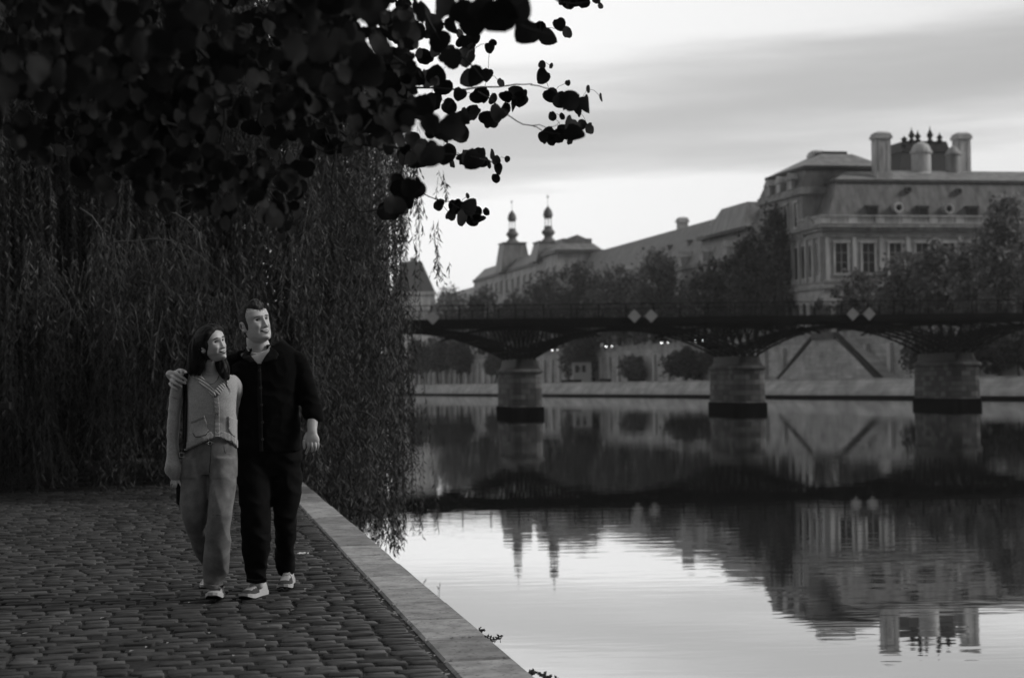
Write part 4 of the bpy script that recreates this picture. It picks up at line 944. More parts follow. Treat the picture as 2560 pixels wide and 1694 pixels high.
def bake(o, voxel=None, smooth=0, fac=.5):
    if voxel: m_ = o.modifiers.new('r', 'REMESH'); m_.mode = 'VOXEL'; m_.voxel_size = voxel
    if smooth: m_ = o.modifiers.new('s', 'SMOOTH'); m_.iterations = smooth; m_.factor = fac
    bpy.context.view_layer.update(); dg = bpy.context.evaluated_depsgraph_get(); me = bpy.data.meshes.new_from_object(o.evaluated_get(dg))
    old = o.data; mats = list(old.materials); o.modifiers.clear(); o.data = me; me.name = o.name
    me.materials.clear(); [me.materials.append(q) for q in mats]
    me.polygons.foreach_set('use_smooth', [True]*len(me.polygons)); return o
def verts_np(o): v = np.empty(len(o.data.vertices)*3, np.float32); o.data.vertices.foreach_get('co', v); return v.reshape(-1, 3)
def set_verts(o, v): o.data.vertices.foreach_set('co', v.astype(np.float32).ravel()); o.data.update()
def folds(o, fn):
    nn = np.empty(len(o.data.vertices)*3, np.float32); o.data.vertices.foreach_get('normal', nn); nn = nn.reshape(-1,3); v = verts_np(o)
    dsp = np.array([fn(Vector(p)) for p in v]); set_verts(o, v + nn*dsp[:, None])
def bvh(o): return BVHTree.FromPolygons([tuple(p) for p in verts_np(o)], [tuple(p.vertices) for p in o.data.polygons])
def hit(b, px, py):
    d = (at(px, py, 10) - CAMP).normalized(); return b.ray_cast(CAMP, d)[:2]
def inpoly(x, y, poly):
    c = False; n = len(poly); j = n-1
    for i in range(n):
        if (poly[i][1] > y) != (poly[j][1] > y) and x < (poly[j][0]-poly[i][0])*(y-poly[i][1])/(poly[j][1]-poly[i][1])+poly[i][0]: c = not c
        j = i
    return c
def patch(name, poly, b, mt, parent, off=.004, thick=.004, step=2.5, puff=0.0):
    """cloth piece with outline poly laid on the surface"""
    dense = []
    for i in range(len(poly)):
        p, q = Vector(poly[i]), Vector(poly[(i+1) % len(poly)]); k_ = max(1, int((q-p).length/step))
        for k in range(k_): dense.append(p.lerp(q, k/k_))
    nb = len(dense); pts = list(dense); xs = [p.x for p in dense]; ys = [p.y for p in dense]; y = min(ys)+step/2; r_ = 0
    while y < max(ys):
        x = min(xs) + (step/2 if r_ else 0)
        while x < max(xs):
            if inpoly(x, y, [(p.x, p.y) for p in dense]) and min((Vector((x,y))-p).length for p in dense) > step*.55: pts.append(Vector((x, y)))
            x += step
        y += step*.87; r_ ^= 1
    vo, _, fo, _, _, _ = delaunay_2d_cdt([Vector((p[0], p[1])) for p in pts], [], [list(range(nb))], 1, 1e-4)
    vs = []; last = None
    for i, p in enumerate(vo):
        h = hit(b, p.x, p.y)
        if h[0] is None:
            cx_, cy_ = sum(xs)/nb, sum(ys)/nb
            for f in (.03,.06,.1,.15,.22,.3,.45,.7,1):
                h = hit(b, p.x + (cx_-p.x)*f, p.y + (cy_-p.y)*f)
                if h[0] is not None: break
        if h[0] is None: vs.append(last or at(p.x, p.y, 10.6)); continue
        nn = h[1] if h[1].dot(CAMP-h[0]) > 0 else -h[1]
        D_ = h[0].y; q = at(p.x, p.y, D_); q = q + nn*off + (CAMP-q).normalized()*.001
        vs.append(q); last = q
    me = bpy.data.meshes.new(name); me.from_pydata([tuple(v) for v in vs], [], [list(f) for f in fo]); me.update(); o = obj(name, me, mt, None, True)
    m_ = o.modifiers.new('thick', 'SOLIDIFY'); m_.thickness = thick; m_.offset = 0
    attach(o, parent); return o
def attach(o, parent):
    root = parent
    while root.parent is not None: root = root.parent
    o.data.transform(Matrix.Translation(-root.location)); o.parent = parent; return o
def cut(o, poly, front_only=True, dmax=99):
    bm = bmesh.new(); bm.from_mesh(o.data); kill = []
    for f in bm.faces:
        c = f.calc_center_median(); D_ = c.y
        if D_ > dmax: continue
        u = c.x/D_*F; w = (c.z-ZC)/D_*F; px = CX + u*cr - w*sr; py = HY - u*sr - w*cr
        if inpoly(px, py, poly): kill.append(f)
    bmesh.ops.delete(bm, geom=kill, context='FACES'); bm.to_mesh(o.data); bm.free()
def surf_tube(name, pix, b, mt, parent, r=.0015, off=.002, n=5):
    pts = []
    for px, py in pix:
        h = hit(b, px, py)
        if h[0] is None: continue
        nn = h[1] if h[1].dot(CAMP-h[0]) > 0 else -h[1]; pts.append(h[0] + nn*off)
    if len(pts) < 2: return None
    mb = MB(); mb.tube(pts, r, n); o = mb.build(name, mt, None, smooth=True); attach(o, parent); return o
def button(px, py, r, b, mt, parent):
    h = hit(b, px, py)
    if h[0] is None: return
    nn = h[1] if h[1].dot(CAMP-h[0]) > 0 else -h[1]; rot = nn.to_track_quat('Z', 'Y').to_matrix().to_4x4(); fr = Matrix.Translation(h[0] + nn*.004) @ rot
    mb = MB(fr); mb.lathe([(r*.2,0),(r,.0),(r,.003),(r*.75,.004),(r*.65,.0025),(r*.2,.0025)], n=14); o = mb.build('button', mt, None, smooth=False); attach(o, parent)
SK = bpy.data.materials.new('skin'); SK.use_nodes = True; b_ = SK.node_tree.nodes['Principled BSDF']
b_.inputs['Base Color'].default_value = (.5,.5,.5,1); b_.inputs['Roughness'].default_value = .5; b_.inputs['Subsurface Weight'].default_value = .12
b_.inputs['Subsurface Radius'].default_value = (.012,.012,.012); b_.inputs['Subsurface Scale'].default_value = 1
tS = SK.node_tree; nS = tS.nodes.new('ShaderNodeTexNoise'); nS.inputs['Scale'].default_value = 28; nS.inputs['Detail'].default_value = 3
gS = tS.nodes.new('ShaderNodeTexCoord'); tS.links.new(gS.outputs['Object'], nS.inputs['Vector']); rS = tS.nodes.new('ShaderNodeMapRange')
rS.inputs['To Min'].default_value = .40; rS.inputs['To Max'].default_value = .60; tS.links.new(nS.outputs['Fac'], rS.inputs[0]); tS.links.new(rS.outputs[0], b_.inputs['Base Color'])
def knit(name, base, rib=None, sc=0):
    m = mat(name, base, .95, .22, 110, .0012, 260, sheen=.4); t = m.node_tree
    if rib:
        w = t.nodes.new('ShaderNodeTexWave'); w.bands_direction = rib; w.inputs['Scale'].default_value = sc; w.inputs['Distortion'].default_value = .4
        g = [n for n in t.nodes if n.type == 'TEX_COORD'][0]; t.links.new(g.outputs['Object'], w.inputs['Vector']); b = t.nodes['Principled BSDF']
        src = [n for n in t.nodes if n.type == 'MAP_RANGE'][0]
        k = t.nodes.new('ShaderNodeMapRange'); k.inputs['To Min'].default_value = .62; k.inputs['To Max'].default_value = 1.15; t.links.new(w.outputs['Fac'], k.inputs[0])
        t.links.new(math_node(t, 'MULTIPLY', src.outputs[0], k.outputs[0]), b.inputs['Base Color'])
        bp = [n for n in t.nodes if n.type == 'BUMP'][0]; b2 = t.nodes.new('ShaderNodeBump'); b2.inputs['Distance'].default_value = .003; t.links.new(w.outputs['Fac'], b2.inputs['Height']); t.links.new(bp.outputs[0], b2.inputs['Normal']); t.links.new(b2.outputs[0], b.inputs['Normal'])
    return m
MK = knit('cardigan_knit', .40); MKV = knit('ribbing_upright', .42, 'X', 42); MKH = knit('ribbing_level', .42, 'Z', 40); MKD = knit('ribbing_slant', .42, 'DIAGONAL', 24)
MJ = mat('faded_denim', .17, .9, .35, 14, .0008, 300); MJD = mat('denim_seam', .04, .9)
MB_ = mat('black_cotton', .006, .95, .3, 20, .0006, 250, spec=.06); MBT = mat('black_denim', .008, .95, .4, 12, .0006, 250, spec=.06)
MTEE = mat('white_tee', .55, .9); MH = mat('black_hair', .007, .6, .6, 60, .001, 200, stretch=(1,1,.08)); MHM = mat('short_dark_hair', .045, .6, .5, 90, .001, 220)
MEYE = mat('eye_white', .28, .3); MIRIS = mat('eye_iris', .02, .2); MTEETH = mat('teeth', .62, .35); MMOUTH = mat('mouth_dark', .02, .7); MLIP = mat('lips', .26, .5)
# ---- head -------------------------------------------------------
ZT = [-1,-.97,-.9,-.8,-.65,-.5,-.3,0,.3,.55,.75,.88,.96,1]
def gs(x, s): return math.exp(-(x/s)**2)
class Head:
    def __init__(s, c, yaw, pitch, roll, sc, fem=False):
        s.c = c; s.sc = sc; s.fem = fem; yw, pt = math.radians(yaw), math.radians(pitch)
        s.f = Vector((math.sin(yw)*math.cos(pt), -math.cos(yw)*math.cos(pt), math.sin(pt))); u = Vector((0,0,1)); u = (u - s.f*u.dot(s.f)).normalized()
        s.u = Matrix.Rotation(math.radians(roll), 3, s.f) @ u; s.r = s.f.cross(s.u)
        jw = .82 if fem else 1.0
        s.W = [0,.026*jw,.036*jw,.047*jw,.058*jw,.064,.070,.0745,.0785,.074,.061,.044,.025,0] if fem else [0,.032,.044,.054,.063,.067,.071,.075,.079,.074,.061,.044,.025,0]
        s.FR = [.03,.074,.084,.087,.085,.084,.084,.086,.092,.089,.074,.053,.031,0]; s.BK = [0,.004,.012,.026,.046,.062,.082,.098,.104,.098,.080,.057,.032,0]
    def loc(s, zn, ph):
        H_ = .116; z = zn*H_; w = np.interp(zn, ZT, s.W); fr_ = np.interp(zn, ZT, s.FR); bk_ = np.interp(zn, ZT, s.BK)
        sn, cs = math.sin(ph), math.cos(ph); x = w*math.copysign(abs(sn)**.92, sn); y = (fr_ if cs > 0 else bk_)*math.copysign(abs(cs)**(.82 if cs > 0 else 1), cs)
        if cs > 0:
            ax = abs(x); fem = s.fem; d = 0
            d -= .0135*gs(ax-.031, .015)*gs(z-.010, .0105); d += (.003 if fem else .006)*gs(z-.031, .009)*gs(ax-.024, .026)
            if -.05 < z < .03:
                f = min(max((.022 - z)/.058, 0), 1); d += (.005 + (.016 if fem else .021)*f)*gs(x, .0075 + .004*f)*(1 if z > -.038 else gs(z+.038, .006))
            d += (.008 if fem else .010)*gs(ax-.0125, .006)*gs(z+.037, .0065); d += .004*gs(x, .007)*gs(z+.035, .007)
            d += .0075*gs(ax-.040, .015)*gs(z+.028, .014); d -= .0055*gs(ax-(.030 - .25*(z+.05)), .0055)*gs(z+.052, .018)
            d += .006*gs(x, .028)*gs(z+.064, .017); zc = -.066 + .5*ax**1.2*.9
            d += .0038*gs(x, .020)*gs(z-(zc+.008), .0042); d += .0048*gs(x, .018)*gs(z-(zc-.009), .005); d -= .006*gs(ax, .026)*gs(z-zc, .0035); d -= .0015*gs(x, .018)*gs(z+.088, .006)
            d += (.007 if fem else .010)*gs(x, .017)*gs(z+.102, .012); d -= .0025*gs(x, .005)*gs(z+.050, .007)
            y += d*min(1, cs*2.2)
        return x, y, z
    def world(s, x, y, z): return s.c + (s.r*x + s.f*y + s.u*z)*s.sc
    def surf(s, x, z):
        """front surface depth at local x,z"""
        zn = z/.116; lo, hi = 0, math.pi/2
        for _ in range(24):
            m_ = (lo+hi)/2
            if s.loc(zn, m_)[0] < abs(x): lo = m_
            else: hi = m_
        return s.loc(zn, lo)[1]
    def on(s, x, z, off=0): return s.world(x, s.surf(x, z)+off, z)
    def mesh(s, mb, th=None, rows=110, cols=120):
        vs = []; fs = []
        for i in range(rows+1):
            zn = -math.cos(math.pi*i/rows)
            for k in range(cols):
                x, y, z = s.loc(zn, 2*math.pi*k/cols)
                if th is not None:
                    l_ = math.sqrt(x*x + y*y*.7 + z*z) + 1e-6; t = th(x, y, z); up = max(0, z)/.116
                    x += x/l_*t; y += y/l_*t; z += z/l_*t
                vs.append(s.world(x, y, z))
        for i in range(rows):
            for k in range(cols): fs.append((i*cols+k, i*cols+(k+1)%cols, (i+1)*cols+(k+1)%cols, (i+1)*cols+k))
        fs.append(list(range(cols))[::-1]); fs.append([rows*cols+k for k in range(cols)]); mb.add(vs, fs)
    def ears(s, mb):
        for sg in (-1, 1):
            def E(t, out, sc_=1): return s.world(sg*(.073+out), -.012 + .014*sc_*math.cos(t) - .012*out/.01, -.006 + .030*sc_*math.sin(t))
            ring = [E(2*math.pi*k/14, .010 if math.sin(2*math.pi*k/14) > -.4 else .005) for k in range(15)]
            mb.tube(ring, .0042*s.sc, 6, cap=False); inner = [E(2*math.pi*k/12, .004, .85) for k in range(12)]; c = s.world(sg*.066, -.008, -.006)
            mb.add(inner + [c, s.world(sg*.079, -.016, -.008)], [(k, (k+1)%12, 13) for k in range(12)] + [((k+1)%12, k, 12) for k in range(12)])
            for q_ in range(3):
                zz = -.026 + .02*q_; mb.tube([s.world(sg*.066, .0, zz), s.world(sg*.0785, -.012, zz), s.world(sg*.080, -.022, zz)], [.009*s.sc, .0085*s.sc, .006*s.sc], 8)
            mb.tube([s.world(sg*.072,-.004,-.034), s.world(sg*.076,-.006,-.030), s.world(sg*.078,-.01,-.022)], [.004,.0065,.005], 6)
    def face_parts(s, person, brow, browm, lipm, smile=.022):
        body = person
        for sg in (-1, 1):
            cx_ = .031*sg; c = s.on(abs(cx_), .010) ; yy = s.surf(.031, .010)
            mb = MB(); ey = s.world(cx_, yy-.0075, .0095); rr_ = .0118*s.sc; n = 14
            for (r_, cen, nm, mt_) in ((rr_, ey, 'eye', MEYE),):
                vs = []; fs = []
                for i in range(n+1):
                    for k in range(n):
                        a = math.pi*i/n; q = 2*math.pi*k/n; vs.append(cen + (s.r*math.sin(a)*math.cos(q) + s.u*math.sin(a)*math.sin(q)*.5 + s.f*math.cos(a))*r_)
                for i in range(n):
                    for k in range(n): fs.append((i*n+k, i*n+(k+1)%n, (i+1)*n+(k+1)%n, (i+1)*n+k))
                mb.add(vs, fs); eo = mb.build(nm, mt_, None, smooth=True); attach(eo, body)
            gx = .003*(1 if s.f.x > 0 else -1); mb = MB(); ic = ey + s.f*rr_*.93 - s.r*0
            ring = [ic + (s.r*math.cos(q)*.0052 + s.u*math.sin(q)*.0042)*s.sc for q in [2*math.pi*k/12 for k in range(12)]]
            mb.add(ring + [ic + s.f*.0018], [(k, (k+1)%12, 12) for k in range(12)]); attach(mb.build('iris', MIRIS, None), eo)
            def arc(z0, bow, w0, r0, nm, mt_, off, dz=0, x0=.031):
                pts = []; rs = []
                for k in range(9):
                    f = -1 + k/4; x = (x0 + f*w0)*sg; z = z0 + bow*(1-f*f) + dz*f; y = s.surf(abs(x), z) + off; pts.append(s.world(x, y, z)); rs.append(r0*(1.15-abs(f)**2*.8))
                mb = MB(); mb.tube(pts, rs, 6); attach(mb.build(nm, mt_, None, smooth=True), body)
            arc(.0095, .0052, .0145, .0017*s.sc, 'eyelid', MIRIS if s.fem else mat('lash', .05), .0022, -.0012); arc(.0065, -.0022, .013, .0009, 'eyelid', mat('lower_lid', .16), .0024, -.0005)
            arc(.0285 if s.fem else .0255, .0040 if s.fem else .0018, .0185, brow*s.sc, 'eyebrow', browm, .0012, -.002, .033)
        mz = -.066
        def mouth(w, h0, h1, off, nm, mt_, zz=0):
            vs = []; fs = []; n = 14
            for k in range(n+1):
                f = -1 + 2*k/n; x = f*w; zc = mz + .5*abs(x)**1.2*.9 + zz + .0022*f*f; hh = (h0 + (h1-h0)*0)*(1-f*f)**.6 + .0006; y = max(s.surf(abs(x), zc+.001), s.surf(abs(x), zc+.006)) + off
                vs += [s.world(x, y, zc-hh*1.1), s.world(x, y+.0012, zc), s.world(x, y, zc+hh*.75)]
            for k in range(n): fs += [(3*k, 3*k+3, 3*k+4, 3*k+1), (3*k+1, 3*k+4, 3*k+5, 3*k+2)]
            mb = MB(); mb.add(vs, fs); o = mb.build(nm, mt_, None, smooth=True); m_ = o.modifiers.new('t', 'SOLIDIFY'); m_.thickness = .0012; attach(o, body); return o
        mo = mouth(smile+.004, .0058, .004, .0000, 'mouth', MMOUTH); te = mouth(smile*.82, .0034, .003, .0010, 'teeth', MTEETH, .0010); te.parent = mo
        for (dz, rr_, w, nm) in ((.0078, .0018, smile, 'lip'), (-.0088, .0024, smile*.85, 'lip')):
            pts = []; rs = []
            for k in range(11):
                f = -1 + k/5; x = f*w; zc = mz + .5*abs(x)**1.2*.9 + dz*(1-abs(f)**2.2) + .0022*f*f; pts.append(s.world(x, s.surf(abs(x), zc)+.0002, zc)); rs.append(rr_*(1.1-f*f*.85)*s.sc)
            mb = MB(); mb.tube(pts, rs, 7); attach(mb.build(nm, lipm, None, smooth=True), body)
        for sg in (-1, 1):
            mb = MB(); p = [s.world(sg*.0085, s.surf(.0085, -.043)+.001, -.043), s.world(sg*.0125, s.surf(.0125, -.042)+.001, -.0415)]; mb.tube(p, .0024, 6); attach(mb.build('nostril', mat('nostril', .04), None), body)
def finger(mb, D, pts, r0, r1):
    q = crom([(a, b, d) for a, b, d in pts], len(pts)*3); P = [at(a[0], a[1], D + a[2]) for a in q]; n = len(P); rs = [r0 + (r1-r0)*i/(n-1) for i in range(n)]
    P.append(P[-1] + (P[-1]-P[-2]).normalized()*rs[-1]*.7); rs.append(rs[-1]*.55); mb.tube(P, rs, 10)
def shoe(root, pos, yaw, pitch, L_, style, name='shoe'):
    """pos = heel contact point, yaw = heading of the toe"""
    R_ = Matrix.Rotation(yaw, 4, 'Z') @ Matrix.Rotation(-pitch, 4, 'Y'); fr = Matrix.Translation(pos) @ R_ @ Matrix.Scale(L_/.30, 4)
    k_ = 1 if style == 'man' else 1.08
    out = [(0,.0),(.012,.028),(.05,.036),(.11,.034),(.17,.042),(.225,.049),(.265,.044),(.29,.028),(.30,.0)]
    wid = lambda x: float(np.interp(x, [p[0] for p in out], [p[1] for p in out]))*k_
    xs = [.30*.5*(1-math.cos(math.pi*k/26)) for k in range(27)]
    def strip(z0, z1, grow, mt_, nm, par, x0=0, x1=.3):
        poly = [(x, wid(x)+grow) for x in xs] + [(x, -wid(x)-grow) for x in xs[::-1][1:-1]]; m2 = MB(fr)
        lift = lambda x: .022*max(0, (x-.22)/.08)**2
        n = len(poly); m2.add([(x*1.01-.0015, y, z0+lift(x)) for x, y in poly] + [(x*1.01-.0015, y, z1+lift(x)*.6) for x, y in poly], [list(range(n))[::-1], list(range(n,2*n))] + [(i,(i+1)%n,n+(i+1)%n,n+i) for i in range(n)])
        o = m2.build(nm, mt_, None); attach(o, par); return o
    top = lambda x: float(np.interp(x, [0,.02,.06,.09,.12,.17,.22,.26,.285,.30], [.085,.098,.088,.098,.102,.084,.062,.052,.042,.026]))
    m2 = MB(fr); vs = []; fs = []; n = 22; m2.cur = 0; mi = []
    for x in xs[1:]:
        w = wid(x)*.97 + .001; t = top(x)
        for k in range(n):
            a = math.pi*k/(n-1); c, s_ = math.cos(a), math.sin(a); narrow = 1 - .42*(s_**1.5)*min(1, max(0, (.2-x)/.1)+.12)
            vs.append((x, w*math.copysign(abs(c)**.7, c)*narrow, .024 + (t-.024)*abs(s_)**.85))
    m_ = len(xs)-1; m2.add(vs, [])
    for i in range(m_-1):
        for k in range(n-1):
            v = vs[i*n+k]; x, y, z = v[0], abs(v[1]), v[2]
            if style == 'man': w_ = 1 if ((.165 < x < .222 and z > .052 and y < .030) or (x < .135 and z < .080 and .012 < x) or (.085 < x < .2 and y < .013 and z > .07)) else 0
            else: w_ = 1 if (x > .03) else 0
            m2.f.append([i*n+k, (i+1)*n+k, (i+1)*n+k+1, i*n+k+1]); m2.mi.append(w_)
    m2.f.append([k for k in range(n)]); m2.mi.append(0)
    dark = mat('shoe_suede', .055 if style == 'man' else .10, .85, .3, 60); lite = mat('shoe_leather', .42, .5, .12, 30)
    t_ = m2.build(name, [dark, lite], None, smooth=True); attach(t_, root)
    strip(.008, .032 if style == 'man' else .034, .0035, mat('midsole', .48, .6), 'midsole', t_); strip(.0, .0085, .001, M['iron'], 'outsole', t_)
    m2 = MB(fr)
    for k in range(6):
        x = .108 + k*.0145; zz = top(x)+.003; w = .020 + .0006*k
        m2.tube([(x-.006, -w, zz-.007), (x, -w*.5, zz+.001), (x+.004, 0, zz+.003), (x, w*.5, zz+.001), (x-.006, w, zz-.007)], .0028, 6)
    for sg in (-1, 1): m2.tube([(.104, 0, top(.104)+.006), (.10, sg*.018, top(.1)+.014), (.085, sg*.028, top(.09)+.006), (.1, sg*.012, top(.1)+.004)], .0024, 5)
    attach(m2.build('laces', mat('white_laces', .6), None, smooth=True), t_)
    return t_
# ================================================================ the man
DM = 10.84
mf = gnd(640, 1499); man = thing('person', (mf.x, mf.y+.1, ZQ), 'man in black overshirt and black trousers, arm around the woman, looking right', 'person')
TOR = [(652,866,.01,27,.065),(654,876,.01,44,.080),(660,887,.01,72,.095),(664,905,.0,84,.110),(665,935,-.005,83,.125),(666,985,-.005,81,.128),(668,1040,0,81,.128),(670,1090,0,83,.130),(672,1131,0,84,.132)]
LARM = [(727,893,.0,22,.055),(742,905,-.0,26,.062),(754,932,-.0,27,.064),(765,965,-.01,27,.064),(774,1000,-.02,26,.062),(781,1025,-.04,25,.060),(785,1044,-.06,22,.054)]
RARM = [(612,895,.02,24,.06),(585,908,.06,25,.062),(545,922,.11,24,.058),(505,938,.12,22,.054),(470,945,.08,20,.05),(452,944,.04,17,.044)]
mb = MB(); loft(mb, DM, TOR, n=40, ex=2.35); loft(mb, DM, LARM); loft(mb, DM, RARM)
ovs = bake(mb.build('overshirt', MB_, None), .0065, 6)
def wr(p, s=1.0):
    return (noise.noise(Vector((p.x*7, p.y*7, p.z*5)))*.010 + (abs(noise.noise(Vector((p.x*10+p.z*6, p.y*9, p.z*12-p.x*5+3)))) - .2)*-.012)*s
folds(ovs, lambda p: wr(p))
mb = MB()
loft(mb, DM, [(672,1118,0,80,.125),(672,1140,0,83,.128),(672,1165,0,82,.122),(673,1190,0,80,.11)], n=36)
loft(mb, DM, [(637,1150,-.0,44,.11),(637,1212,-.06,44,.105),(640,1274,-.10,40,.098),(640,1330,-.09,39,.092),(640,1381,-.06,37.5,.088),(641,1415,-.03,31,.078),(641,1442,-.01,26.5,.072),(641,1455,-.01,26,.070)])
loft(mb, DM, [(710,1150,.02,43,.11),(715,1212,.0,41,.105),(714,1274,.02,32,.095),(713,1310,.10,28.5,.088),(715,1353,.24,26,.080),(714,1390,.38,24.5,.078),(714,1418,.48,23,.074),(713,1427,.50,21,.070)])
tro = bake(mb.build('trousers', MBT, None), .0065, 5)
folds(tro, lambda p: (noise.noise(Vector((p.x*8, p.y*6, p.z*3.5)))*.012 - abs(noise.noise(Vector((p.x*9+p.z*7, p.y*5, p.z*9+7))))*.017)*(1.3 if p.z < 2.0 else 1))
HM = Head(at(638, 809, 10.80), 42, 11, 9, 1.055)
mb = MB(); HM.mesh(mb); HM.ears(mb)
loft(mb, DM, [(634,826,-.01,15,.045),(639,845,-.012,24,.060),(645,862,-.01,28,.064),(649,878,.0,31,.068),(652,888,.01,42,.078)]); loft(mb, DM, TOR, n=36, dpx=-5, dm=-.013); loft(mb, DM, LARM[:-1], dpx=-10, dm=-.024); loft(mb, DM, RARM, dpx=-10, dm=-.024)
loft(mb, DM, [(672,1118,0,72,.105),(672,1165,0,72,.10),(673,1190,0,70,.09)])
loft(mb, DM, [(637,1150,-.0,34,.09),(637,1212,-.06,32,.08),(640,1274,-.12,26,.065),(640,1381,-.06,22,.055),(646,1450,.0,13,.04),(650,1461,.02,11,.035)]); loft(mb, DM, [(710,1150,.02,33,.09),(715,1212,.0,30,.08),(714,1300,.08,22,.06),(714,1390,.38,16,.045),(713,1430,.56,9,.035)])
# left forearm and hand
loft(mb, DM, [(779,1008,-.04,12,.032),(781,1024,-.06,13,.036),(782,1045,-.08,13.2,.034),(781,1062,-.10,12.6,.029),(780.5,1076,-.115,11.8,.025),(780,1086,-.12,14,.021),(781,1096,-.125,17,.019),(782,1104,-.125,17,.017),(783,1108,-.12,15,.012)], n=20)
for pts in ([(771.5,1098,-.128),(771,1110,-.135),(771,1119,-.13),(767,1128,-.11),(764.5,1133,-.095)], [(779,1100,-.13),(779.5,1113,-.14),(780.5,1121,-.13),(779,1128,-.11)],
            [(786.5,1100,-.128),(788,1112,-.137),(788,1120,-.125),(786,1126,-.105)], [(793,1100,-.12),(795,1110,-.127),(794.5,1117,-.117),(792,1123,-.10)]): finger(mb, DM, pts, .0098, .0074)
finger(mb, DM, [(769,1082,-.115),(763,1093,-.125),(760,1103,-.13),(760,1113,-.13),(760.5,1120,-.125)], .0118, .0082)
# right hand on her shoulder
HD = 10.60 - DM
loft(mb, DM, [(462,942,.06,14,.032),(449,936,.0,17,.028),(439,938,HD+.09,20,.026),(432,943,HD+.05,21,.021),(427,947,HD+.03,17,.014)], n=20)
for pts in ([(438,930,HD+.02),(444,934,HD-.01),(452,940.5,HD-.02),(459,945,HD-.018),(465.5,950,HD-.008)], [(430,939,HD+.02),(437,944,HD-.01),(447,950,HD-.024),(456,954.5,HD-.02),(463.5,957.5,HD-.008)],
            [(427,949,HD+.02),(433,953,HD-.008),(441,959,HD-.022),(448,963,HD-.018),(453.5,966.5,HD-.008)], [(425,958,HD+.02),(428.5,963,HD-.002),(434,968,HD-.014),(439,971.5,HD-.012),(442,973.5,HD-.006)]): finger(mb, DM, pts, .0108, .0086)
finger(mb, DM, [(443,928,HD+.07),(449,925.5,HD+.035),(454,926,HD+.008),(456,931,HD-.006),(455.5,936,HD-.006)], .0125, .0098)
body = bake(mb.build('body', SK, None), .003, 2, .4)
bb = bvh(body)
VM = [(619,864),(622,881),(632,896),(648,913),(661,896),(676,874),(678,860),(650,855)]
ob = bvh(ovs); cut(ovs, VM, dmax=DM-.005)
attach(body, man)
tee = patch('tshirt', [(623,875),(625,886),(632,899),(648,916),(663,899),(678,876),(677,867),(672,873),(664,879),(655,882),(645,883),(634,881),(627,877),(624,873)], bb, MTEE, man, off=.007, thick=.006)
# neckline ribbing of the tee
surf_tube('neck_band', [(619,867),(622,874),(628,879),(636,882.5),(645,884),(655,883),(664,880),(671,875),(676,868)], bb, MTEE, tee, .0045, .006, 8)
attach(ovs, man); attach(tro, man)
MCO = mat('black_collar', .007, .85, .3, 30)
for nm, pl in (('collar', [(617,875),(623,884),(632,897),(641,906),(629,909),(611,899),(603,888),(609,880)]), ('collar', [(677,871),(675,879),(664,894),(656,906),(672,905),(690,899),(697,889),(690,877)])):
    patch(nm, pl, ob, MCO, ovs, off=.014, thick=.007)
vs = []; fs = []
for i in range(25):
    a_ = math.radians(-62 + i*304/24) + math.pi/2*3; a_ = math.radians(232) - i/24*math.radians(284)
    cx_, cy_ = 648 + 30*math.cos(a_), 868 - 4*math.cos(a_); dd = .078*math.sin(a_)
    vs += [at(cx_, cy_ + 10, DM + dd*1.08), at(cx_*1.0 - (cx_-648)*.04, cy_ - 4, DM + dd), at(648+(cx_-648)*1.16, cy_ + 6, DM + dd*1.2), at(648+(cx_-648)*1.30, cy_ + 17, DM + dd*1.3)]
for i in range(24):
    for k in range(3): fs.append((i*4+k, i*4+k+4, i*4+k+5, i*4+k+1))
mbc = MB(); mbc.add(vs, fs); cl_ = mbc.build('collar', MCO, None, smooth=True); m_ = cl_.modifiers.new('t', 'SOLIDIFY'); m_.thickness = .005; attach(cl_, ovs)
patch('placket', [(643,909),(652,909),(655,980),(657,1060),(658,1128),(648,1128),(646,1040),(644,980)], ob, MCO, ovs, off=.004, thick=.003, step=4)
MBUT = mat('dark_button', .045, .35)
for px, py in ((649,925.5),(652,968.5),(654.5,1011.5),(656.5,1055),(657,1098)): button(px, py, .0085, ob, MBUT, ovs)
0 and patch('chest_pocket', [(690,950),(728,950),(728,990),(709,998),(690,990)], ob, MB_, ovs, off=.003, thick=.003, step=5)
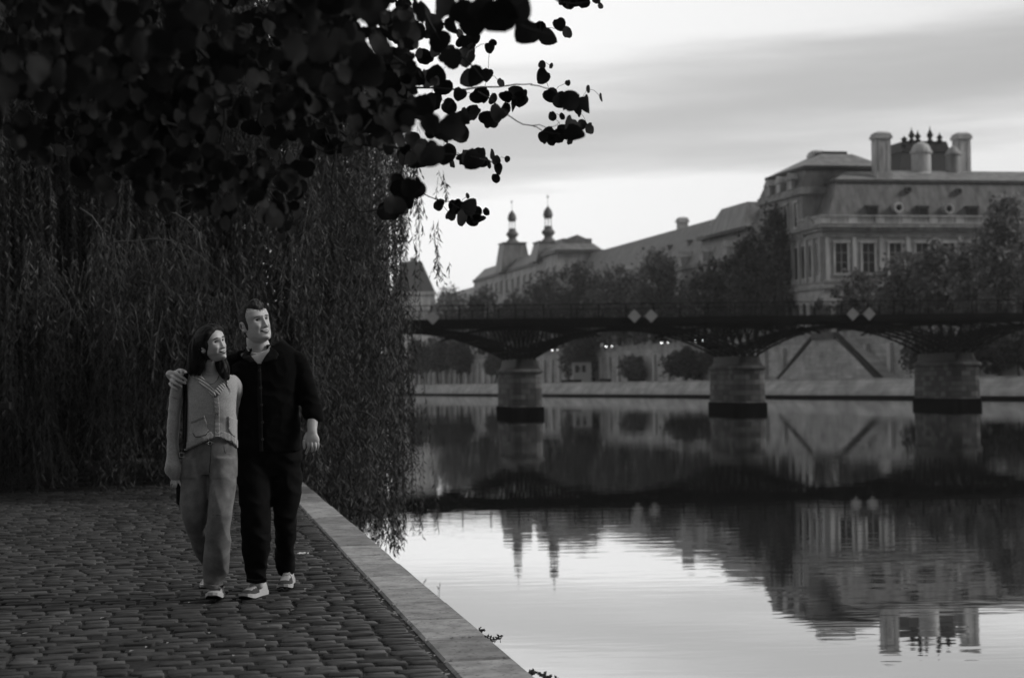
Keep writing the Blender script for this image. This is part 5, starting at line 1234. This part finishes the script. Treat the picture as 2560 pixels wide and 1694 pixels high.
# rolled cuff
mb = MB(); loft(mb, DM, [(778,1014,-.03,25.5,.062),(780,1020,-.035,27.5,.066),(783,1033,-.05,27,.066),(786,1044,-.06,25,.062),(786,1050,-.062,21,.054),(785,1045,-.06,17,.044)], m=18)
cf = bake(mb.build('cuff', MB_, None), .006, 3); folds(cf, lambda p: wr(p, .8)); attach(cf, ovs)
tb_ = bvh(tro)
for k in (0,):
    patch('trouser_cuff', [(616,1445),(641,1449),(667,1444),(666,1454),(641,1459),(616,1454)], tb_, MBT, tro, off=.006, thick=.005, step=4)
HM.face_parts(man, .0022, mat('light_brow', .2), MLIP, .027)
def hair_m(x, y, z):
    # short hair: back and sides, longer brushed up top; receding temples
    hl = .080 - .016*gs(x, .030) + .020*max(0, (abs(x)-.03)/.03)
    topm = 1/(1+math.exp(-(z - hl - max(0, (.02 - abs(y))*0))/.004)) if y > .02 else 0
    sb = 1/(1+math.exp(-((.030 - .35*max(0,.0-z) - y) + min(0, z+.050)*1.0)/.004)) if y <= .06 else 0
    low = 1/(1+math.exp(-(z + (.035 if y > -.02 else .075))/.004))
    ear = 1 - gs(y+.012, .016)*gs(z+.010, .030)*(1 if abs(x) > .05 else 0)
    m_ = max(topm, sb*low*ear); n_ = noise.noise(Vector((x*90, y*90, z*90)))
    th = .0035 + .010*max(0, (z-.045)/.07) + .021*gs(x, .036)*gs(y-.050, .034)*max(0, min(1, (z-.055)/.03)) + .0022*n_*(1+max(0, z-.05)*30)
    return m_*(th + .004) - .004
mb = MB(); HM.mesh(mb, hair_m, 130, 150); hr = mb.build('hair', MHM, None, smooth=True)
mbh = MB(); rh = random.Random(4)
for i in range(1500):
    x = rh.gauss(0, .034); y = rh.uniform(-.085, .075); zn = rh.uniform(.45, .97); ph = math.atan2(x, y); X, Y, Z = HM.loc(zn, ph)
    t = hair_m(X, Y, Z)
    if t < .001: continue
    l_ = math.sqrt(X*X+Y*Y*.7+Z*Z); p = HM.world(X+X/l_*t*.8, Y+Y/l_*t*.8, Z+Z/l_*t*.8); d = (HM.r*(X/l_*.5+rh.gauss(0,.2)) + HM.f*(.35+rh.gauss(0,.25)) + HM.u*(1.0)).normalized()
    h_ = rh.uniform(.008, .018)*(1.3 if Y > .03 else .7); s_ = d.cross(Vector((0,1,0))).normalized()*.0008
    mbh.add([p-s_, p+s_, p+d*h_], [(0,1,2)])
attach(hr, man)
for i in range(700):      # soft hairline
    zn = rh.uniform(.25, .9); ph = rh.uniform(-1.9, 1.9); X, Y, Z = HM.loc(zn, ph); t = hair_m(X, Y, Z)
    if not -.0038 < t < .004: continue
    p = HM.world(X*1.005, Y*1.005, Z*1.002); d = (HM.r*(X*4+rh.gauss(0,.3)) + HM.u*(1 if Y > .03 else -.2) - HM.f*(.8 if Y < .05 else -.2)).normalized(); s_ = d.cross(Vector((0,1,0))).normalized()*.0009
    mbh.add([p-s_, p+s_, p+d*rh.uniform(.007, .015) + (p-HM.c).normalized()*.003], [(0,1,2)])
attach(mbh.build('quiff', MHM, None), hr)
# shoes
hp = gnd(668, 1484); shoe(man, Vector((hp.x-.012, hp.y, ZQ-.004)), math.radians(-90-19), math.radians(0), .30, 'man')
hp = gnd(712, 1476); shoe(man, Vector((hp.x+.005, hp.y+.26, ZQ+.028)), math.radians(-92), math.radians(-5), .295, 'man')
# ================================================================ the woman
DW = 10.66
wf = gnd(535, 1504); wom = thing('person', (wf.x, wf.y+.1, ZQ), 'woman in grey cardigan and faded jeans with long black hair, smiling to the right', 'person')
WT = [(529,918,.01,20,.045),(529,930,.01,38,.062),(528,942,.01,56,.078),(529,958,.0,62,.092),(529,985,-.01,61,.104),(528,1020,-.01,61,.104),(527,1060,0,64,.104),(527,1095,0,66,.108),(526,1122,.0,67,.11)]
WA = [(470,944,.02,17,.05),(456,952,.01,22,.055),(446,970,.0,20,.055),(439,1000,0,18.5,.05),(434,1045,0,16.5,.046),(432,1090,-.01,15.5,.044),(433,1130,-.02,16,.044),(433,1155,-.03,19,.048),(435,1172,-.03,23.5,.050),(437,1184,-.03,20,.044),(438,1194,-.03,13,.034),(438,1198,-.03,11,.030)]
WB = [(575,950,.03,18,.05),(588,965,.06,17,.05),(592,1000,.12,16,.045),(590,1050,.15,15,.04)]
mb = MB(); loft(mb, DW, WT, n=40); loft(mb, DW, WA); loft(mb, DW, WB)
car_ = bake(mb.build('cardigan', MK, None), .0058, 5)
folds(car_, lambda p: noise.noise(Vector((p.x*8, p.y*8, p.z*5)))*.008 - abs(noise.noise(Vector((p.x*10+p.z*9, p.y*8, p.z*13))))*.011*(.8 if p.x < -2.0 else .35))
# curved hem: cut away below the hem line at the front
def hem(x): return float(np.interp(x, [455,470,500,530,541,550,575,590,600], [1130,1124,1108,1096,1094,1095,1103,1116,1128]))
hp_ = [(459+i*6, hem(459+i*6)) for i in range(24)] + [(605,1150),(452,1150)]
cut(car_, hp_, dmax=DW+.03)
mb = MB()
loft(mb, DW, [(527,1066,.0,57,.090),(527,1090,.0,62,.097),(527,1110,.0,64,.099),(527,1140,-.0,66,.100),(527,1165,0,66,.10),(528,1185,0,62,.09)], n=36)
loft(mb, DW, [(492,1145,.0,36,.095),(488,1180,.0,37,.095),(487,1212,.0,37,.092),(485,1250,-.02,37,.088),(485,1280,-.02,36,.085),(489,1305,.02,32,.08),(495,1330,.08,27,.075),(503,1358,.16,24,.07),(514,1385,.25,21,.066),(525,1410,.33,19,.062),(530,1425,.36,19,.06)])
loft(mb, DW, [(557,1145,-.01,36,.095),(558,1180,-.02,35.5,.095),(556,1212,-.05,35,.092),(550,1274,-.10,32.5,.086),(546,1330,-.09,32,.08),(543,1381,-.04,33,.080),(541,1420,.02,32.5,.079),(537,1448,.05,28,.075),(536,1462,.06,27,.074),(536,1468,.06,25.5,.072)])
jn = bake(mb.build('jeans', MJ, None), .0062, 4)
folds(jn, lambda p: noise.noise(Vector((p.x*9, p.y*6, p.z*2.6)))*.010 - abs(noise.noise(Vector((p.x*11+p.z*4, p.y*5, p.z*4+2))))*.013*(.4 if p.z > 2.35 else 1.2))
HWm = Head(at(531, 861, 10.56), 50, 9, 12, .915, True)
mb = MB(); HWm.mesh(mb); HWm.ears(mb)
loft(mb, DW, [(521,882,-.04,16,.042),(525,900,-.03,17,.044),(528,918,-.01,18.5,.046),(529,930,.005,24,.05),(529,940,.01,34,.06)]); loft(mb, DW, WT[:7], n=36, dpx=-4.5, dm=-.012); loft(mb, DW, WA[:9], dpx=-5, dm=-.014); loft(mb, DW, WB, dpx=-4, dm=-.01)
loft(mb, DW, [(527,1040,0,48,.07),(527,1100,0,50,.068),(527,1165,0,50,.068),(528,1185,0,46,.065)])
loft(mb, DW, [(492,1145,0,25,.06),(487,1212,0,25,.06),(485,1280,-.02,22,.055),(503,1358,.16,16,.05),(528,1420,.36,12,.035),(531,1444,.42,11,.03)]); loft(mb, DW, [(557,1145,0,25,.06),(556,1212,-.04,25,.058),(550,1300,-.09,20,.055),(543,1400,.0,16,.045),(536,1478,.09,12,.032)])
loft(mb, DW, [(435,1165,-.03,11,.026),(438,1185,-.03,11,.024),(440,1198,-.03,11,.018),(440,1206,-.03,10,.014)], n=18)
for pts in ([(446,1195,-.035),(448,1203,-.04),(451,1210,-.045),(456,1218,-.045)], [(441,1200,-.04),(441,1208,-.05),(440,1214,-.045),(438,1218,-.03)], [(436,1200,-.035),(435,1208,-.045),(434,1213,-.04),(433,1216,-.03)], [(431,1198,-.03),(429,1205,-.035),(428,1210,-.03),(428,1213,-.02)], [(446,1186,-.02),(450,1194,-.01),(450,1201,-.0),(447,1206,.005)]): finger(mb, DW, pts, .0082, .0062)
wb = bake(mb.build('body', SK, None), .003, 2, .4)
wbb = bvh(wb)
cb_ = bvh(car_); cut(car_, [(478,900),(494,930),(514,953),(537,978),(552,957),(565,939),(575,900)], dmax=DW+.10)
attach(wb, wom); attach(car_, wom); jb = bvh(jn); attach(jn, wom)
patch('neck_ribbing', [(466,934),(482,922),(497,930),(514,951),(537,976),(541,992),(530,989),(505,964),(484,944)], cb_, MKD, car_, off=.005, thick=.006)
patch('neck_ribbing', [(562,938),(573,946),(568,958),(556,976),(544,990),(535,976),(551,955)], cb_, MKD, car_, off=.005, thick=.006)
patch('button_band', [(532,985),(545,984),(549,1020),(549,1060),(550,1092),(536,1093),(536,1060),(535,1020)], cb_, MKH, car_, off=.004, thick=.005, step=3)
hb = [(x, hem(x)+4) for x in range(461, 594, 6)]; patch('hem_ribbing', hb + [(x, hem(x)-(19 if not 530 < x < 556 else 10)) for x in range(593, 460, -6)], cb_, MKV, car_, off=.003, thick=.005, step=3)
patch('pocket', [(478,1051),(511,1037),(518,1058),(522,1076),(514,1086),(500,1091),(490,1092),(484,1080)], cb_, MK, car_, off=.005, thick=.005, step=3)
patch('pocket', [(570,1039),(591,1049),(590,1075),(586,1092),(577,1086),(570,1074)], cb_, MK, car_, off=.005, thick=.005, step=3)
for pl in ([(483,1082),(490,1093),(502,1092),(515,1087),(522,1077),(518,1058)], [(571,1042),(570,1062),(571,1075),(578,1086),(586,1092)]): surf_tube('pocket_seam', pl, cb_, mat('knit_shadow', .06, .9), car_, .0022, .006)
patch('pocket_ribbing', [(478,1051),(511,1037),(514,1043),(480,1058)], cb_, MKV, car_, off=.008, thick=.004, step=3)
for (px, py), r_ in (((538,988),.0115), ((542,1035),.009), ((544,1077),.0085)): button(px, py, r_, cb_, mat('black_button', .015, .3), car_)
mb = MB(); loft(mb, DW, [(434,1160,-.03,20,.050),(435,1168,-.03,24,.0535),(437,1180,-.03,22.5,.049),(438.5,1190,-.03,16,.040),(439,1198,-.03,11.5,.031),(439,1195,-.03,9,.026)], m=20); wc_ = bake(mb.build('cuff', MKV, None), .005, 2); attach(wc_, car_)
surf_tube('shoulder_seam', [(424,990),(432,993),(441,996),(450,998)], cb_, mat('knit_seam', .1), car_, .0016, .001)
# jeans details
surf_tube('pocket_seam', [(490,1117),(488,1130),(482,1141),(472,1148),(462,1149)], jb, mat('light_stitch', .22), jn, .0017, .001)
surf_tube('pocket_seam', [(561,1112),(562,1126),(565,1132),(575,1132),(590,1134)], jb, mat('light_stitch2', .22), jn, .0017, .001)
surf_tube('fly_seam', [(527,1100),(528,1118),(527,1140),(525,1160),(523,1180)], jb, MJD, jn, .0022, .0005)
surf_tube('knee_seam', [(520,1286),(532,1286),(545,1287),(552,1287)], jb, MJD, jn, .0016, .0005)
patch('jeans_hem', [(511,1455),(525,1460),(540,1462),(562,1458),(561,1467),(540,1472),(524,1470),(511,1465)], jb, MJ, jn, off=.005, thick=.004, step=4)
mb = MB(); p = at(525, 1107, DW-.10); fr = Matrix.Translation(p); 
m2 = MB(fr); m2.tube([(.012*math.cos(q)+.0, -.004, .010*math.sin(q)) for q in [2*math.pi*k/10 for k in range(11)]], .002, 5); m2.tube([(-.022,-.002,0),(-.012,-.006,.002)], .004, 5); m2.tube([(.012,-.006,.002),(.024,-.002,.0)], .004, 5); attach(m2.build('belt_buckle', mat('silver', .6, .3, metal=1), None), jn)
# necklace, earring
surf_tube('necklace', [(513,951),(520,957),(528,959.5),(536,957.5),(543,950),(547,940)], wbb, mat('gold_chain', .7, .25, metal=1), wom, .0022, .003)
e_ = HWm.world(.078, -.008, -.036); e2 = HWm.world(-.078, -.008, -.036); e_ = e_ if e_.x < e2.x else e2
mb = MB(Matrix.Translation(e_)); mb.lathe([(.0005,-.005),(.0035,0),(.0005,.005)], n=8); attach(mb.build('earring', mat('pearl', .9, .15, metal=.8), None), wom)
HWm.face_parts(wom, .0028, mat('dark_brow', .025), mat('lips_dark', .15, .45), .024)
def hair_w(x, y, z):
    # parted long hair; hairline frames the face
    fl = .070 + .018*gs(x, .03) - 9*max(0, abs(x)-.035)**2*3
    front = 1/(1+math.exp(-(z - fl)/.0035)); edge = .034 + .1*max(0, z) - .75*max(0, .0-z)
    side = 1/(1+math.exp(-(edge - y)/.004)); m_ = max(front, side)*(1/(1+math.exp(-(z+.088)/.004)))
    ear = gs(y+.006, .016)*gs(z+.022, .018)*(1 if abs(x) > .05 else 0); m_ *= 1 - ear
    n_ = noise.noise(Vector((x*60 + y*60, z*12, y*50)))
    return m_*(.016 + .006*max(0, z)/.1 + .003*n_ + .004 - .006*gs(x-.012, .006)*max(0, z/.1)) - .004
mb = MB(); HWm.mesh(mb, hair_w, 120, 150); hw = mb.build('hair', MH, None, smooth=True); attach(hw, wom)
HL = [(507,846,.02,22,.06),(500,866,.03,26,.062),(494,888,.035,25,.055),(489,908,.03,22,.048),(487,922,.025,19,.04),(488,931,.02,14,.03)]
HB = [(520,842,.09,26,.04),(520,870,.10,34,.045),(522,900,.09,42,.05),(526,918,.13,42,.05),(530,934,.16,36,.035)]
HR = [(545,886,.07,14,.04),(551,902,.06,16,.045),(556,916,.045,17,.045),(560,928,.03,15,.04),(564,938,.0,10,.03),(568,946,-.03,4,.012)]
mb = MB(); DH = 10.56
for h_ in (HL, HB): loft(mb, DH, h_)
loft(mb, DH+.02, HR)
hm_ = bake(mb.build('hair_lengths', MH, None), .005, 3)
folds(hm_, lambda p: noise.noise(Vector((p.x*55, p.y*40, p.z*5)))*.007 + noise.noise(Vector((p.x*20, p.y*20, p.z*6)))*.006); attach(hm_, hw)
rs_ = random.Random(9); mb = MB()
def lock(D, secs, n, r=.0016):
    for i in range(n):
        a = rs_.uniform(math.pi, 2*math.pi); q = rs_.uniform(.82, 1.08); j = rs_.uniform(-8, 8); pts = []
        for (px, py, d, rx, ry) in crom(secs, 9): pts.append(at(px + rx*q*math.cos(a) + rs_.gauss(0,.4), py + j*.4, D + d + ry*q*math.sin(a)))
        mb.tube(pts, [r]*7 + [r*.7, r*.2], 4)
lock(DH, HL + [(488,938,.02,12,.02)], 150); lock(DH+.02, HR, 80); lock(DH, HB, 30)
for k in range(4): mb.tube([at(562+k*2, 932, DH-.02), at(562+k*1.6, 950, DH-.06), at(564+k*1.1, 962, DH-.07), at(570+k*1.4, 973, DH-.065), at(575+k*.5, 985-k*2, DH-.06)], [.0015,.0015,.0012,.001,.0004], 4)
attach(mb.build('hair_strands', MH, None, smooth=True), hw)
hp = gnd(535, 1504); shoe(wom, Vector((hp.x, hp.y+.24, ZQ-.004)), math.radians(-91), math.radians(5), .275, 'woman')
hp = gnd(534, 1462); shoe(wom, Vector((hp.x, hp.y+.08, ZQ+.05)), math.radians(-95), math.radians(-14), .265, 'woman')
# shoulder bag
bag = thing('shoulder_bag', tuple(at(462, 1200, 10.86)), 'slim black shoulder bag hanging by a wide strap at the woman\'s side', 'bag')
patch('strap', [(456,938),(469,934),(470,1000),(469,1060),(467,1120),(465,1128),(450,1128),(452,1060),(455,1000)], cb_, mat('black_strap', .006, .7), bag, off=.009, thick=.006, step=4)
c0 = at(451, 1126, 10.60); c1 = at(447, 1160, 10.66); c2 = at(446, 1200, 10.74); mb = MB()
for a, b in ((c0, c1), (c1, c2)): mb.bar(a, b, .03, .006, Vector((1,0,0)))
attach(mb.build('strap', mat('black_strap_end', .006, .7), None), bag)
a = at(442, 1262, 10.76); b = at(452.5, 1150, 10.76); mb = MB(); mb.box(a.x, b.x, 10.74, 11.0, a.z+.01, b.z); mb.box(a.x+.004, b.x-.004, 10.75, 10.99, a.z, a.z+.01); attach(mb.build('bag_body', mat('bag_leather', .006, .5), None, bevel=.006), bag)
mb = MB(); p = at(455, 1131, 10.58); mb.tube([p+Vector((-.014,0,.0)), p+Vector((.012,0,0)), p+Vector((.012,0,-.026)), p+Vector((-.014,0,-.026)), p+Vector((-.014,0,0))], .0017, 5); attach(mb.build('buckle', mat('steel', .6, .3, metal=1), None), bag)
# ================================================================ haze
mb = MB(); mb.box(-700, 540, -120, 1560, -4.0, 75)
vm = bpy.data.materials.new('haze_air'); vm.use_nodes = True; t = vm.node_tree; t.nodes.remove(t.nodes['Principled BSDF'])
pv = t.nodes.new('ShaderNodeVolumePrincipled'); pv.inputs['Density'].default_value = .00014; pv.inputs['Color'].default_value = (.97,.97,.97,1); pv.inputs['Anisotropy'].default_value = .3
t.links.new(pv.outputs[0], t.nodes['Material Output'].inputs['Volume'])
tag(mb.build('haze', vm), 'pale evening haze hanging over the river', 'haze', kind='stuff')
